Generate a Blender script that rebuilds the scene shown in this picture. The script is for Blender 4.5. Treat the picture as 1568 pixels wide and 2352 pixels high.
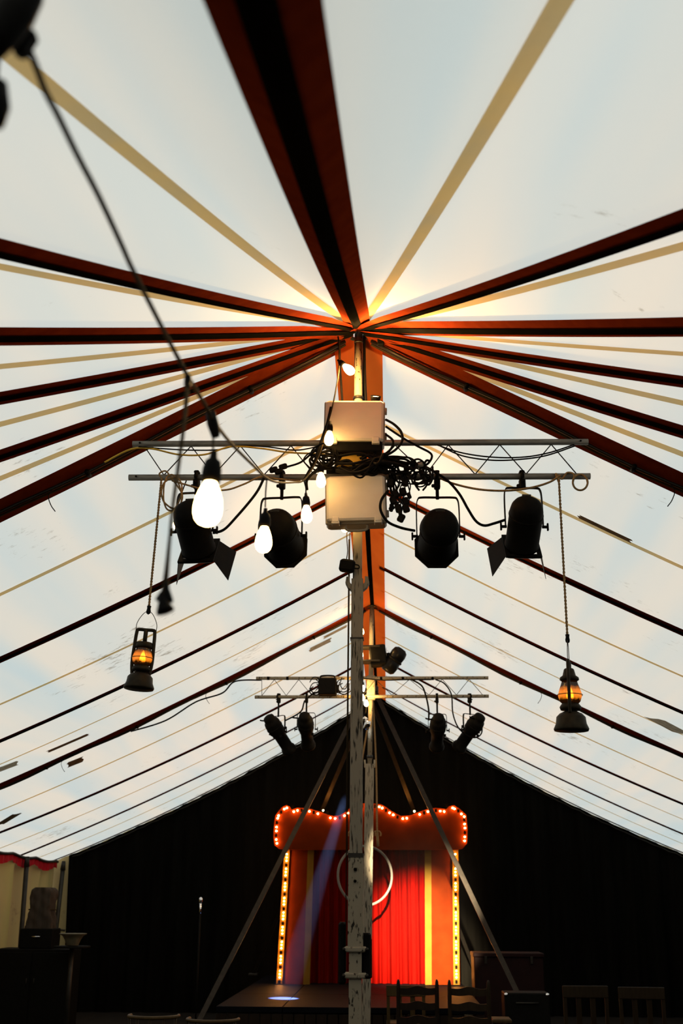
import bpy, math, random
import numpy as np
from mathutils import Vector, Matrix, Euler
random.seed(7)
for o in list(bpy.data.objects): bpy.data.objects.remove(o)
SC = bpy.context.scene
COL = SC.collection
PI = math.pi

# ------------------------------------------------------------------ camera
FPX, CX, CY, CAMH = 2550.0, 784.0, 1176.0, 1.7
_d = Vector((106, -893, 2550)).normalized()            # tent axis (+Y) in camera terms
_u = Vector((41, 7282, 2550)); _u = (_u - _d * _u.dot(_d)).normalized()
_r = Vector((_u[1]*_d[2]-_u[2]*_d[1], _u[2]*_d[0]-_u[0]*_d[2], _u[0]*_d[1]-_u[1]*_d[0])).normalized()
def cam2world(c):                                       # c = (right, up, forward)
    return Vector((c.dot(_r), c.dot(_d), c.dot(_u)))
def at(px, py, Y):                                      # the point at distance Y along the tent that the photo shows at (px, py)
    w = cam2world(Vector(((px-CX)/FPX, -(py-CY)/FPX, 1.0)))
    return Vector((0, 0, CAMH)) + w * (Y / w[1])
cam = bpy.data.objects.new('camera', bpy.data.cameras.new('camera'))
COL.objects.link(cam)
_x, _y, _z = cam2world(Vector((1,0,0))), cam2world(Vector((0,1,0))), cam2world(Vector((0,0,-1)))
M = Matrix((( _x[0], _y[0], _z[0], 0), (_x[1], _y[1], _z[1], 0), (_x[2], _y[2], _z[2], CAMH), (0,0,0,1)))
cam.matrix_world = M
cd = cam.data
cd.sensor_fit = 'VERTICAL'; cd.sensor_height = 36.0; cd.sensor_width = 24.0
cd.lens = 36.0 * FPX / 2352.0
cd.clip_start = 0.05; cd.clip_end = 200
cd.dof.use_dof = True; cd.dof.focus_distance = 7.6; cd.dof.aperture_fstop = 3.1
SC.camera = cam

# ------------------------------------------------------------------ world and exposure
w = bpy.data.worlds.new('overcast_sky'); SC.world = w; w.use_nodes = True
bg = w.node_tree.nodes['Background']
bg.inputs[0].default_value = (0.97, 0.99, 1.0, 1); bg.inputs[1].default_value = 2.05
vs = SC.view_settings
vs.view_transform = 'Standard'; vs.look = 'None'; vs.gamma = 1.0; vs.use_curve_mapping = False
vs.exposure = 0.0

# ------------------------------------------------------------------ materials
MATS = {}
def mat(name, c1, c2=None, rough=0.6, scale=8.0, stretch=(1,1,1), metal=0.0, bump=0.0, lo=0.35, hi=0.65, detail=4, spec=0.1):
    if name in MATS: return MATS[name]
    m = bpy.data.materials.new(name); m.use_nodes = True
    nt = m.node_tree; N = nt.nodes; L = nt.links
    b = N['Principled BSDF']; b.inputs['Roughness'].default_value = rough; b.inputs['Metallic'].default_value = metal
    b.inputs['Specular IOR Level'].default_value = spec
    c2 = c2 or tuple(x*0.8 for x in c1)
    tc = N.new('ShaderNodeTexCoord'); mp = N.new('ShaderNodeMapping'); mp.inputs['Scale'].default_value = stretch
    ns = N.new('ShaderNodeTexNoise'); ns.inputs['Scale'].default_value = scale; ns.inputs['Detail'].default_value = detail
    cr = N.new('ShaderNodeValToRGB')
    cr.color_ramp.elements[0].position = lo; cr.color_ramp.elements[1].position = hi
    cr.color_ramp.elements[0].color = (*c1, 1); cr.color_ramp.elements[1].color = (*c2, 1)
    L.new(tc.outputs['Object'], mp.inputs['Vector']); L.new(mp.outputs[0], ns.inputs['Vector'])
    L.new(ns.outputs['Fac'], cr.inputs['Fac']); L.new(cr.outputs[0], b.inputs['Base Color'])
    if bump:
        bp = N.new('ShaderNodeBump'); bp.inputs['Strength'].default_value = bump; bp.inputs['Distance'].default_value = 0.01
        L.new(ns.outputs['Fac'], bp.inputs['Height']); L.new(bp.outputs[0], b.inputs['Normal'])
    MATS[name] = m; return m
def emit(name, col, strength):
    if name in MATS: return MATS[name]
    m = bpy.data.materials.new(name); m.use_nodes = True
    N = m.node_tree.nodes; L = m.node_tree.links
    N.remove(N['Principled BSDF'])
    e = N.new('ShaderNodeEmission'); e.inputs[0].default_value = (*col, 1); e.inputs[1].default_value = strength
    L.new(e.outputs[0], N['Material Output'].inputs[0]); MATS[name] = m; return m
def cloth(name, ca, cb, trans, stretch, scale, spots=0.0, spot_col=(.25,.2,.13), diff=0.6, lo=.3, hi=.7):
    # thin canvas: lets daylight through, with dirt of its own and two-tone bands in the colour
    m = bpy.data.materials.new(name); m.use_nodes = True
    nt = m.node_tree; N = nt.nodes; L = nt.links
    N.remove(N['Principled BSDF'])
    tc = N.new('ShaderNodeTexCoord'); mp = N.new('ShaderNodeMapping'); mp.inputs['Scale'].default_value = stretch
    ns = N.new('ShaderNodeTexNoise'); ns.inputs['Scale'].default_value = scale; ns.inputs['Detail'].default_value = 2
    cr = N.new('ShaderNodeValToRGB'); cr.color_ramp.elements[0].position = lo; cr.color_ramp.elements[1].position = hi
    cr.color_ramp.elements[0].color = (*ca, 1); cr.color_ramp.elements[1].color = (*cb, 1)
    L.new(tc.outputs['Object'], mp.inputs['Vector']); L.new(mp.outputs[0], ns.inputs['Vector']); L.new(ns.outputs['Fac'], cr.inputs['Fac'])
    col = cr.outputs[0]
    if spots:
        n2 = N.new('ShaderNodeTexNoise'); n2.inputs['Scale'].default_value = 9.0; n2.inputs['Detail'].default_value = 6; n2.inputs['Roughness'].default_value = .7
        n3 = N.new('ShaderNodeTexNoise'); n3.inputs['Scale'].default_value = 1.1; n3.inputs['Detail'].default_value = 2
        m2 = N.new('ShaderNodeMapping'); m2.inputs['Scale'].default_value = (1, 2.2, 1)
        L.new(tc.outputs['Object'], m2.inputs['Vector']); L.new(m2.outputs[0], n2.inputs['Vector']); L.new(tc.outputs['Object'], n3.inputs['Vector'])
        mu = N.new('ShaderNodeMath'); mu.operation = 'MULTIPLY'
        L.new(n2.outputs['Fac'], mu.inputs[0]); L.new(n3.outputs['Fac'], mu.inputs[1])
        mr = N.new('ShaderNodeMapRange'); mr.inputs[1].default_value = .365; mr.inputs[2].default_value = .47; mr.inputs[3].default_value = 0; mr.inputs[4].default_value = spots
        L.new(mu.outputs[0], mr.inputs[0])
        mx = N.new('ShaderNodeMix'); mx.data_type = 'RGBA'
        L.new(mr.outputs[0], mx.inputs[0]); L.new(col, mx.inputs[6]); mx.inputs[7].default_value = (*spot_col, 1)
        col = mx.outputs[2]
    t = N.new('ShaderNodeBsdfTranslucent'); d = N.new('ShaderNodeBsdfDiffuse'); ms = N.new('ShaderNodeMixShader')
    ms.inputs[0].default_value = trans
    dm = N.new('ShaderNodeMix'); dm.data_type = 'RGBA'; dm.blend_type = 'MULTIPLY'; dm.inputs[0].default_value = 1.0
    L.new(col, dm.inputs[6]); dm.inputs[7].default_value = (diff, diff*.94, diff*.82, 1)
    L.new(col, t.inputs[0]); L.new(dm.outputs[2], d.inputs[0])
    L.new(d.outputs[0], ms.inputs[1]); L.new(t.outputs[0], ms.inputs[2])
    L.new(ms.outputs[0], N['Material Output'].inputs[0])
    MATS[name] = m; return m

CANVAS = cloth('canvas_white', (.685,.775,.765), (.92,.84,.715), .40, (1.5,.12,.12), 1.6, spots=.8)  # blue and cream bands paint the daylight in the folds into the colour
SEAM = cloth('seam_straw', (.86,.60,.26), (.76,.57,.30), .6, (1,1,1), 4)
WALLC = cloth('canvas_wall_cream', (.62,.56,.22), (.64,.50,.26), .030, (.6,2.0,.3), 1.2, spots=.5, spot_col=(.3,.2,.12))
RIDGE = cloth('orange_ridge_cloth', (.95,.17,.02), (.85,.13,.015), .62, (1,.4,1), 5, diff=.35)
RED = mat('red_webbing', (.155,.021,.005), (.12,.015,.004), spec=0, rough=.85, scale=14, bump=.1)
CORE = mat('black_webbing', (.0035,.003,.0022), (.005,.0042,.003), rough=.9, spec=0)
BLACKCUR = mat('black_curtain_cloth', (.0045,.0042,.0033), (.003,.0028,.0023), rough=.95, scale=3, stretch=(3,3,.3), spec=0)
EARTH = mat('trodden_earth', (.012,.009,.006), (.008,.006,.005), rough=.95, bump=.3)
PAINT = mat('chipped_white_paint', (.20,.174,.128), (.011,.009,.006), rough=.65, scale=34, stretch=(2.4,2.4,.30), lo=.555, hi=.65, detail=8, bump=.15)
PAINT2 = mat('old_cream_paint', (.23,.197,.14), (.014,.011,.008), rough=.6, scale=48, stretch=(1.5,1.5,.6), lo=.585, hi=.66, detail=8)
ALU = mat('dull_aluminium', (.27,.25,.21), (.18,.165,.14), rough=.45, scale=30, stretch=(.3,1,1), metal=.55)
STEEL = mat('dark_steel', (.04,.037,.030), (.028,.025,.021), rough=.5, metal=.6)
STEELB = mat('bare_steel_bar', (.032,.027,.022), (.024,.021,.017), rough=.45, metal=.8, scale=20)
BLK = mat('black_lamp_enamel', (.0040,.0036,.0028), (.0055,.005,.004), rough=.6, scale=30, spec=.04)
BLKG = mat('black_gloss_plastic', (.006,.0055,.005), (.005,.0045,.004), rough=.35, spec=.08)
RUB = mat('black_rubber_cable', (.004,.0036,.003), (.006,.005,.004), rough=.6, spec=.05)
YEL = mat('yellow_cable_jacket', (.55,.36,.05), (.45,.29,.04), rough=.5)
OLIVE = mat('brown_cord_jacket', (.03,.019,.007), (.022,.014,.005), rough=.8)
ROPE = mat('hemp_rope', (.28,.18,.08), (.17,.105,.042), rough=.9, scale=120, bump=.6)
CASEM = mat('putty_grey_plastic', (.60,.53,.43), (.53,.46,.37), rough=.55, scale=6, stretch=(1,1,2), lo=.3, hi=.75, bump=.02)
CASED = mat('putty_grey_plastic_dark', (.26,.23,.18), (.22,.19,.15), rough=.55)
BRASS = mat('blackened_tin', (.030,.024,.014), (.018,.014,.009), rough=.55, metal=.5, scale=25)
TERRA = mat('orange_painted_board', (.075,.0105,.0018), (.058,.008,.0014), spec=0, rough=.8, scale=5)
TRIM = mat('yellow_painted_trim', (.12,.066,.010), (.10,.055,.008), spec=0, rough=.7, scale=5)
VELV = mat('red_curtain_cloth', (.13,.0020,.0010), (.10,.0014,.0007), rough=.9, scale=10, stretch=(3,3,.4), spec=0)
DECK = mat('dark_stage_paint', (.0026,.0028,.0042), (.002,.0021,.0032), spec=.03, rough=.6, scale=6, bump=.1)
WOODD = mat('dark_chair_wood', (.012,.0065,.003), (.008,.0045,.002), rough=.5, scale=12, stretch=(3,3,.5))
WOODY = mat('honey_chair_wood', (.05,.031,.010), (.038,.023,.007), rough=.5, scale=12, stretch=(3,3,.5))
WOODM = mat('brown_chair_wood', (.018,.011,.004), (.013,.0075,.003), rough=.5, scale=12, stretch=(3,3,.5))
RUSH = mat('rush_seat', (.06,.04,.016), (.04,.025,.01), rough=.9, scale=40, bump=.5)
CREAM = mat('cream_enamel', (.10,.088,.055), (.08,.07,.043), rough=.5)
DUST = mat('brown_dust_sheet', (.05,.037,.027), (.032,.025,.018), rough=.95, scale=6, stretch=(3,3,.5))
TRUNK = mat('oxblood_trunk_hide', (.011,.0022,.0018), (.008,.0018,.0015), rough=.6)
CHROME = mat('chrome', (.75,.75,.75), (.65,.65,.65), rough=.15, metal=1.0)
VALR = mat('red_valance', (.42,.007,.014), (.30,.005,.010), rough=.55, scale=9)
TAPE = mat('brown_repair_tape', (.30,.20,.11), (.18,.12,.07), rough=.8, scale=18)
TAPEP = cloth('worn_grey_tape', (.55,.48,.36), (.25,.21,.15), .3, (1,3,1), 12)
FOILT = mat('silver_repair_tape', (.20,.19,.17), (.09,.085,.075), rough=.5, scale=30, metal=.3)
WHITER = mat('white_hoop_tape', (.14,.13,.11), (.11,.10,.088), rough=.6)
BULBM = emit('lit_filament_bulb', (1.0,.58,.18), 42.0)
BULBH = emit('lit_filament_bulb_bright', (1.0,.56,.17), 700.0)
BULBR = emit('lit_filament_bulb_rear', (1.0,.56,.17), 330.0)
LEDM = emit('lit_amber_led', (1.0,.38,.07), 240.0)
FLAME = emit('lantern_flame', (1.0,.42,.05), 9.0)
PINM = emit('lit_white_led', (.75,.88,1.0), 60.0)
def glass_mat():
    m = bpy.data.materials.new('sooty_glass'); m.use_nodes = True
    N = m.node_tree.nodes; L = m.node_tree.links; N.remove(N['Principled BSDF'])
    tc = N.new('ShaderNodeTexCoord'); sx = N.new('ShaderNodeSeparateXYZ'); L.new(tc.outputs['Generated'], sx.inputs[0])
    ns = N.new('ShaderNodeTexNoise'); ns.inputs['Scale'].default_value = 6
    L.new(tc.outputs['Generated'], ns.inputs['Vector'])
    ad = N.new('ShaderNodeMath'); ad.operation = 'MULTIPLY_ADD'; ad.inputs[1].default_value = .18
    L.new(ns.outputs['Fac'], ad.inputs[0]); L.new(sx.outputs['Z'], ad.inputs[2])
    cr = N.new('ShaderNodeValToRGB'); e = cr.color_ramp.elements
    e[0].position = .28; e[0].color = (.02,.012,.006,1); e[1].position = .40; e[1].color = (.95,.55,.18,1)
    k = e.new(.66); k.color = (.9,.5,.2,1); k = e.new(.86); k.color = (.02,.013,.008,1)
    L.new(ad.outputs[0], cr.inputs['Fac'])
    t = N.new('ShaderNodeBsdfTranslucent'); g = N.new('ShaderNodeBsdfGlossy'); g.inputs['Roughness'].default_value = .1
    tr = N.new('ShaderNodeBsdfTransparent'); L.new(cr.outputs[0], tr.inputs[0])
    m1 = N.new('ShaderNodeMixShader'); m1.inputs[0].default_value = .4; m2 = N.new('ShaderNodeMixShader'); m2.inputs[0].default_value = .05
    L.new(cr.outputs[0], t.inputs[0]); L.new(t.outputs[0], m1.inputs[1]); L.new(tr.outputs[0], m1.inputs[2])
    L.new(m1.outputs[0], m2.inputs[1]); L.new(g.outputs[0], m2.inputs[2]); L.new(m2.outputs[0], N['Material Output'].inputs[0])
    return m
GLASS = glass_mat()

# ------------------------------------------------------------------ mesh helpers
class MB:
    def __init__(s): s.v = []; s.f = []; s.sm = []
    def add(s, vs, fs, smooth=False):
        o = len(s.v); s.v += [Vector(p) for p in vs]
        for f in fs: s.f.append(tuple(o+i for i in f)); s.sm.append(smooth)
        return s
    def box(s, c, size, R=None):
        c = Vector(c); h = Vector(size)*.5; R = R or Matrix.Identity(3)
        vs = [c + R @ Vector((h[0]*a, h[1]*b, h[2]*d)) for a in (-1,1) for b in (-1,1) for d in (-1,1)]
        return s.add(vs, [(0,1,3,2),(4,6,7,5),(0,4,5,1),(2,3,7,6),(0,2,6,4),(1,5,7,3)])
    def bbox(s, c, size, b, R=None):                    # bevelled box
        c = Vector(c); h = Vector(size)*.5; R = R or Matrix.Identity(3)
        def ring(z, ins):
            x, y = h[0]-ins, h[1]-ins
            return [Vector(p) for p in ((-x+b,-y,z),(x-b,-y,z),(x,-y+b,z),(x,y-b,z),(x-b,y,z),(-x+b,y,z),(-x,y-b,z),(-x,-y+b,z))]
        rs = ring(-h[2], b*.7)+ring(-h[2]+b, 0)+ring(h[2]-b, 0)+ring(h[2], b*.7)
        fs = [tuple(range(7,-1,-1)), tuple(range(24,32))]
        for k in range(3):
            for i in range(8): fs.append((k*8+i, k*8+(i+1)%8, k*8+8+(i+1)%8, k*8+8+i))
        return s.add([c + R @ p for p in rs], fs)
    def bar(s, p0, p1, w, h, up=(0,0,1), w1=None, h1=None):
        p0, p1 = Vector(p0), Vector(p1); d = (p1-p0).normalized(); up = Vector(up)
        if abs(d.dot(up)) > .98: up = Vector((0,1,0))
        x = d.cross(up).normalized(); y = x.cross(d).normalized()
        w1 = w if w1 is None else w1; h1 = h if h1 is None else h1
        vs = [p + x*a*ww*.5 + y*b*hh*.5 for p, ww, hh in ((p0,w,h),(p1,w1,h1)) for a, b in ((-1,-1),(1,-1),(1,1),(-1,1))]
        return s.add(vs, [(3,2,1,0),(4,5,6,7),(0,1,5,4),(1,2,6,5),(2,3,7,6),(3,0,4,7)])
    def tube(s, pts, r, n=8, closed=False, smooth=True):
        pts = [Vector(p) for p in pts]; m = len(pts)
        rs = r if isinstance(r, (list, tuple)) else [r]*m
        tg = []
        for i in range(m):
            a = pts[(i-1)%m] if (closed or i > 0) else pts[i]; b = pts[(i+1)%m] if (closed or i < m-1) else pts[i]
            tg.append((b-a).normalized() if (b-a).length > 1e-9 else Vector((0,0,1)))
        ref = Vector((0,0,1)) if abs(tg[0][2]) < .9 else Vector((1,0,0))
        nx = tg[0].cross(ref).normalized(); vs = []
        for i in range(m):
            nx = (nx - tg[i]*nx.dot(tg[i]));
            nx = nx.normalized() if nx.length > 1e-6 else tg[i].orthogonal().normalized()
            ny = tg[i].cross(nx)
            for k in range(n):
                a = 2*PI*k/n; vs.append(pts[i] + (nx*math.cos(a) + ny*math.sin(a))*rs[i])
        fs = []
        for i in range(m if closed else m-1):
            j = (i+1)%m
            for k in range(n): fs.append((i*n+k, i*n+(k+1)%n, j*n+(k+1)%n, j*n+k))
        if not closed: fs += [tuple(range(n-1,-1,-1)), tuple((m-1)*n+k for k in range(n))]
        return s.add(vs, fs, smooth)
    def lathe(s, prof, n=20, Mx=None, smooth=True):      # profile (radius, height) about local Z
        Mx = Mx or Matrix.Identity(4); vs = []; m = len(prof)
        for (r, z) in prof:
            for k in range(n):
                a = 2*PI*k/n; vs.append(Mx @ Vector((r*math.cos(a), r*math.sin(a), z)))
        fs = []
        for i in range(m-1):
            for k in range(n): fs.append((i*n+k, i*n+(k+1)%n, (i+1)*n+(k+1)%n, (i+1)*n+k))
        if prof[0][0] > 1e-5: fs.append(tuple(range(n-1,-1,-1)))
        if prof[-1][0] > 1e-5: fs.append(tuple((m-1)*n+k for k in range(n)))
        return s.add(vs, fs, smooth)
    def prism(s, poly, depth, Mx=None, hole=None):       # poly in local XZ, thickness along local Y
        Mx = Mx or Matrix.Identity(4); n = len(poly)
        vs = [Mx @ Vector((x, -depth/2, z)) for x, z in poly] + [Mx @ Vector((x, depth/2, z)) for x, z in poly]
        if hole:
            vs += [Mx @ Vector((x, -depth/2, z)) for x, z in hole] + [Mx @ Vector((x, depth/2, z)) for x, z in hole]
            fs = []
            for i in range(n):
                j = (i+1)%n
                fs += [(i, j, 2*n+j, 2*n+i), (n+j, n+i, 3*n+i, 3*n+j), (j, i, n+i, n+j), (2*n+i, 2*n+j, 3*n+j, 3*n+i)]
        else:
            fs = [tuple(range(n)), tuple(range(2*n-1, n-1, -1))] + [((i+1)%n, i, n+i, n+(i+1)%n) for i in range(n)]
        return s.add(vs, fs)
    def grid(s, fn, nu, nv, smooth=True):
        vs = [fn(i/nu, j/nv) for i in range(nu+1) for j in range(nv+1)]
        fs = [(i*(nv+1)+j, (i+1)*(nv+1)+j, (i+1)*(nv+1)+j+1, i*(nv+1)+j+1) for i in range(nu) for j in range(nv)]
        return s.add(vs, fs, smooth)
    def build(s, name, material, parent=None, local=False):
        me = bpy.data.meshes.new(name)
        off = Matrix.Identity(4)
        if parent is not None and not local: off = ROOTM.get(parent.name, Matrix.Identity(4)).inverted()
        me.from_pydata([tuple(off @ p) for p in s.v], [], s.f); me.update()
        me.polygons.foreach_set('use_smooth', s.sm)
        me.materials.append(material)
        o = bpy.data.objects.new(name, me); COL.objects.link(o)
        if parent is not None:
            o.parent = parent; ROOTM[o.name] = ROOTM.get(parent.name, Matrix.Identity(4))
        return o
ROOTM = {}
def tag(o, label, cat, group=None, kind=None):
    if label: o['label'] = label
    if cat: o['category'] = cat
    if group: o['group'] = group
    if kind: o['kind'] = kind
    return o
def thing(name, label, cat, loc=(0,0,0), rot=(0,0,0), group=None, kind=None):
    o = bpy.data.objects.new(name, None); COL.objects.link(o); o.empty_display_size = .1
    o.location = loc; o.rotation_euler = rot
    ROOTM[o.name] = Matrix.Translation(Vector(loc)) @ Euler(rot).to_matrix().to_4x4()
    return tag(o, label, cat, group, kind)
def solo(name, mb, material, label, cat, loc=None, group=None):   # a thing that is one mesh, its origin at loc
    loc = Vector(loc) if loc is not None else sum(mb.v, Vector())/len(mb.v)
    me = MB(); me.v = [p-loc for p in mb.v]; me.f = mb.f; me.sm = mb.sm
    o = me.build(name, material); o.location = loc
    return tag(o, label, cat, group)
def spl(pts, k=8, closed=False):
    P = [Vector(p) for p in pts]; n = len(P); out = []
    rng = range(n if closed else n-1)
    for i in rng:
        if closed: a, b, c, d = P[(i-1)%n], P[i], P[(i+1)%n], P[(i+2)%n]
        else: a, b, c, d = P[max(i-1,0)], P[i], P[i+1], P[min(i+2,n-1)]
        for j in range(k):
            t = j/k
            out.append(.5*((2*b) + (c-a)*t + (2*a-5*b+4*c-d)*t*t + (3*b-a-3*c+d)*t**3))
    if not closed: out.append(P[-1])
    return out
def pxs(lst): return [at(*p) for p in lst]
def lerp(a, b, t): return a + (b-a)*t
def rotY2(direction):                                    # matrix turning local Z to a direction
    return Vector(direction).to_track_quat('Z', 'Y').to_matrix().to_4x4()

# ------------------------------------------------------------------ the tent's shape
AX, Y1, Y2, YB, ZA = -0.155, 6.13, 12.90, 19.2, 5.07
YT = [6.13, 8.39, 10.64, 12.90, 15.16, 17.40, 19.2]
PT = [.560, .565, .565, .552, .565, .570, .640]
QT = [.006, .018, .018, .013, .018, .016, .024]
ST = [0, .15, .15, 0, .15, .12, 0]
PA = [0, 18, 36, 54, 63, 72, 81, 90, 97, 108, 117, 126, 144, 162, 180]      # degrees round the apse: ribs, and seams where the cloth billows up
PK = [.560, .543, .497, .458, .402, .455, .400, .487, .392, .440, .385, .467, .480, .527, .560]
def roof(x, y):
    if y >= Y1:
        t = abs(x-AX)
        p, q, s = np.interp(y, YT, PT), np.interp(y, YT, QT), np.interp(y, YT, ST)
        return ZA - (s + p*t - q*t*t)
    dx, dy = AX-x, Y1-y
    r = math.hypot(dx, dy); th = math.degrees(math.atan2(dy, dx))
    p = np.interp(th, PA, PK)
    return ZA - (p*r - .006*r*r - .05*max(0, r-5.0)**2)
HALF = 5.42
def reave(th): return 1/math.sqrt((math.cos(th)/HALF)**2 + (math.sin(th)/7.2)**2)

ceiling = thing('ceiling', 'white translucent tent canvas with dark red ribs radiating from the poles', None, (AX, Y1, ZA), kind='structure')
def roofstrip(path, wid, off, nw=2):                     # a band under the canvas along a plan path
    mb = MB(); n = len(path); vs = []
    for i in range(n):
        a = Vector(path[max(i-1,0)]); b = Vector(path[min(i+1,n-1)])
        t = (b-a).normalized(); nn = Vector((-t[1], t[0]))
        ww = wid[i] if isinstance(wid, list) else wid
        for j in range(nw+1):
            q = Vector(path[i]) + nn*(j/nw-.5)*ww
            vs.append(Vector((q[0], q[1], roof(q[0], q[1])-off)))
    k = nw+1
    fs = [(i*k+j, i*k+j+1, (i+1)*k+j+1, (i+1)*k+j) for i in range(n-1) for j in range(nw)]
    return mb.add(vs, fs, True)
def rpath(th, r0, r1, n=22): return [(AX-math.cos(th)*lerp(r0,r1,i/n), Y1-math.sin(th)*lerp(r0,r1,i/n)) for i in range(n+1)]
def tpath(y, side, x0, x1, n=16): return [(AX+side*lerp(x0,x1,i/n), y) for i in range(n+1)]
# canvas panels, apse (a wedge on either side of every seam)
for k in range(20):
    t0, t1 = [math.radians(97 if a_ == 99 else a_) for a_ in (9*k, 9*(k+1))]
    def fn(u, v, t0=t0, t1=t1):
        th = lerp(t0, t1, v); r = .02 + (reave(th)+.3-.02)*u
        x, y = AX-math.cos(th)*r, Y1-math.sin(th)*r
        return Vector((x, y, roof(x, min(y, Y1-1e-6)) ))
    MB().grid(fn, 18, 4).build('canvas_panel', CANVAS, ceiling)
# canvas panels, nave
for i in range(6):
    for h in range(2):
        ya, yb = lerp(YT[i], YT[i+1], h*.5), lerp(YT[i], YT[i+1], h*.5+.5)
        if i == 5 and h == 1: yb = YB+.3
        for sd in (-1, 1):
            def fn(u, v, ya=ya, yb=yb, sd=sd):
                y = lerp(ya, yb, v); x = AX+sd*(HALF+.3)*u
                return Vector((x, y, roof(x, y) + .015*math.sin(PI*v)))
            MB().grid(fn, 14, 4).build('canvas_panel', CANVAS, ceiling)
# straw-coloured seams
for k in range(10):
    th = math.radians(18*k+9 if k != 5 else 97)
    roofstrip(rpath(th, .25, reave(th)), .062, .012).build('seam_tape', SEAM, ceiling)
for i in range(6):
    y = .5*(YT[i]+YT[i+1])
    for sd in (-1, 1): roofstrip(tpath(y, sd, .12, HALF), .05, .012).build('seam_tape', SEAM, ceiling)
# red ribs with a black core
def rib(path, wid, core, off, m=None):
    b = roofstrip(path, wid, off, 4).build('red_rib_band', m or RED, ceiling)
    if core: roofstrip(path, core, off+.008, 2).build('black_rib_core', CORE, b)
for k in range(1, 10):
    th = math.radians(18*k)
    rib(rpath(th, .03, reave(th)), .155, .052, .022+.004*((k*3)%5))
for sd in (-1, 1):
    rib(tpath(Y1+.03, sd, .03, HALF), .27, None, .020)
    rib(tpath(Y2, sd, .03, HALF), .25, None, .020)
    for y in (YT[1], YT[2], YT[4], YT[5]): rib(tpath(y, sd, .10, HALF), .145, .05, .020)
    rib(tpath(YB-.08, sd, .03, HALF), .12, None, .020)
rib([(AX, lerp(Y1+.05, YB, i/60)) for i in range(61)], .30, .045, .03, RIDGE)
# bale ring at each apex
for y, zz in ((Y1, ZA), (Y2, ZA)):
    r = MB()
    r.tube([(AX+.07*math.cos(a), y+.07*math.sin(a), zz-.055) for a in [2*PI*i/16 for i in range(16)]], .012, 6, True)
    r.build('bale_ring', STEEL, ceiling)

# repair patches stuck to the canvas
def patch(px, py, Y, L, Wd, ang, material, name='repair_patch'):
    c = at(px, py, Y); x0, y0 = c[0], c[1]
    d = Vector((math.cos(ang), math.sin(ang))); n = Vector((-d[1], d[0]))
    def fn(u, v):
        jag = .012*math.sin(9*v+px) if (u < .01 or u > .99) else 0
        q = Vector((x0, y0)) + d*((u-.5)*L+jag) + n*(v-.5)*Wd
        return Vector((q[0], q[1], roof(q[0], q[1])-.02))
    MB().grid(fn, 8, 4).build(name, material, ceiling)
patch(1382, 1137, 7.2, .34, .055, .02, TAPE)
patch(735, 1482, 13.4, .26, .16, .1, TAPEP)
patch(770, 1452, 13.2, .28, .10, .05, TAPEP)
patch(172, 1765, 13.3, .17, .22, .2, TAPE)
patch(155, 1724, 12.2, .42, .14, .1, TAPE)
patch(20, 1866, 14.6, .35, .16, -.6, FOILT)
patch(5, 1715, 12.0, .35, .26, .3, TAPEP)
patch(1535, 1663, 11.6, .34, .32, .4, TAPEP)

# walls, floor
def wallgrid(fn, nu, nv, name, material, label):
    o = MB().grid(fn, nu, nv).build(name, material)
    return tag(o, label, None, kind='structure')
XW = AX-HALF
def wl(u, v):
    y = lerp(Y1, YB+.15, u); zt = roof(XW+.005, min(y, YB))-.06
    return Vector((XW + .05*math.sin(y*9.0)+.035*math.sin(y*23+1), y, lerp(0, zt, v)))
wall_left = wallgrid(wl, 150, 8, 'wall_left', WALLC, 'yellowed canvas side wall at lower left, daylight behind it')
def wr(u, v):
    y = lerp(Y1, YB+.15, u); X = AX+HALF; zt = roof(X-.005, min(y, YB))-.06
    return Vector((X + .06*math.sin(y*13.0), y, lerp(0, zt, v)))
wallgrid(wr, 150, 4, 'wall_right', BLACKCUR, 'black drape along the right side of the tent')
def wf(u, v):
    th = PI*u; r = reave(th); x, y = AX-math.cos(th)*r, Y1-math.sin(th)*r
    return Vector((x, y, lerp(0, roof(x, min(y, Y1-1e-6))-.02, v)))
wallgrid(wf, 80, 4, 'wall_front', BLACKCUR, 'black drape around the round end of the tent')
def wb(u, v):
    x = lerp(XW+.28, AX+HALF, u); zt = roof(x, YB)-.03
    edge = .06*math.sin(x*5) if u < .01 else 0
    return Vector((x + (.10*(1-v) if u < .02 else 0), YB-.02 + .045*math.sin(x*17)+.02*math.sin(x*41), lerp(0, zt, v)))
wall_back = wallgrid(wb, 260, 6, 'wall_back', BLACKCUR, 'black backdrop curtain closing the far end of the tent')
wallgrid(lambda u, v: Vector((lerp(XW-.1, AX+HALF+.1, u), YB+.16+.03*math.sin(u*200), lerp(0, roof(max(XW+.005,min(AX+HALF-.005,lerp(XW-.1, AX+HALF+.1, u))), YB)+.0, v))), 160, 4, 'wall_far', WALLC, 'yellowed canvas end wall showing past the left edge of the black backdrop')
# lacing rope along the top edge of the backdrop
lace = []
for i in range(90):
    x = lerp(XW+.35, AX+HALF-.1, i/89); lace.append(Vector((x, YB-.10, roof(x, YB)-.075-.02*abs(math.sin(i*1.7)))))
MB().tube(lace, .010, 5).build('lacing_rope', STEEL, wall_back)
mb = MB().add([(-9,-4,0),(9,-4,0),(9,22,0),(-9,22,0)], [(0,1,2,3)])
tag(mb.build('floor', EARTH), 'dark trodden ground of the tent', None, kind='structure')
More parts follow.
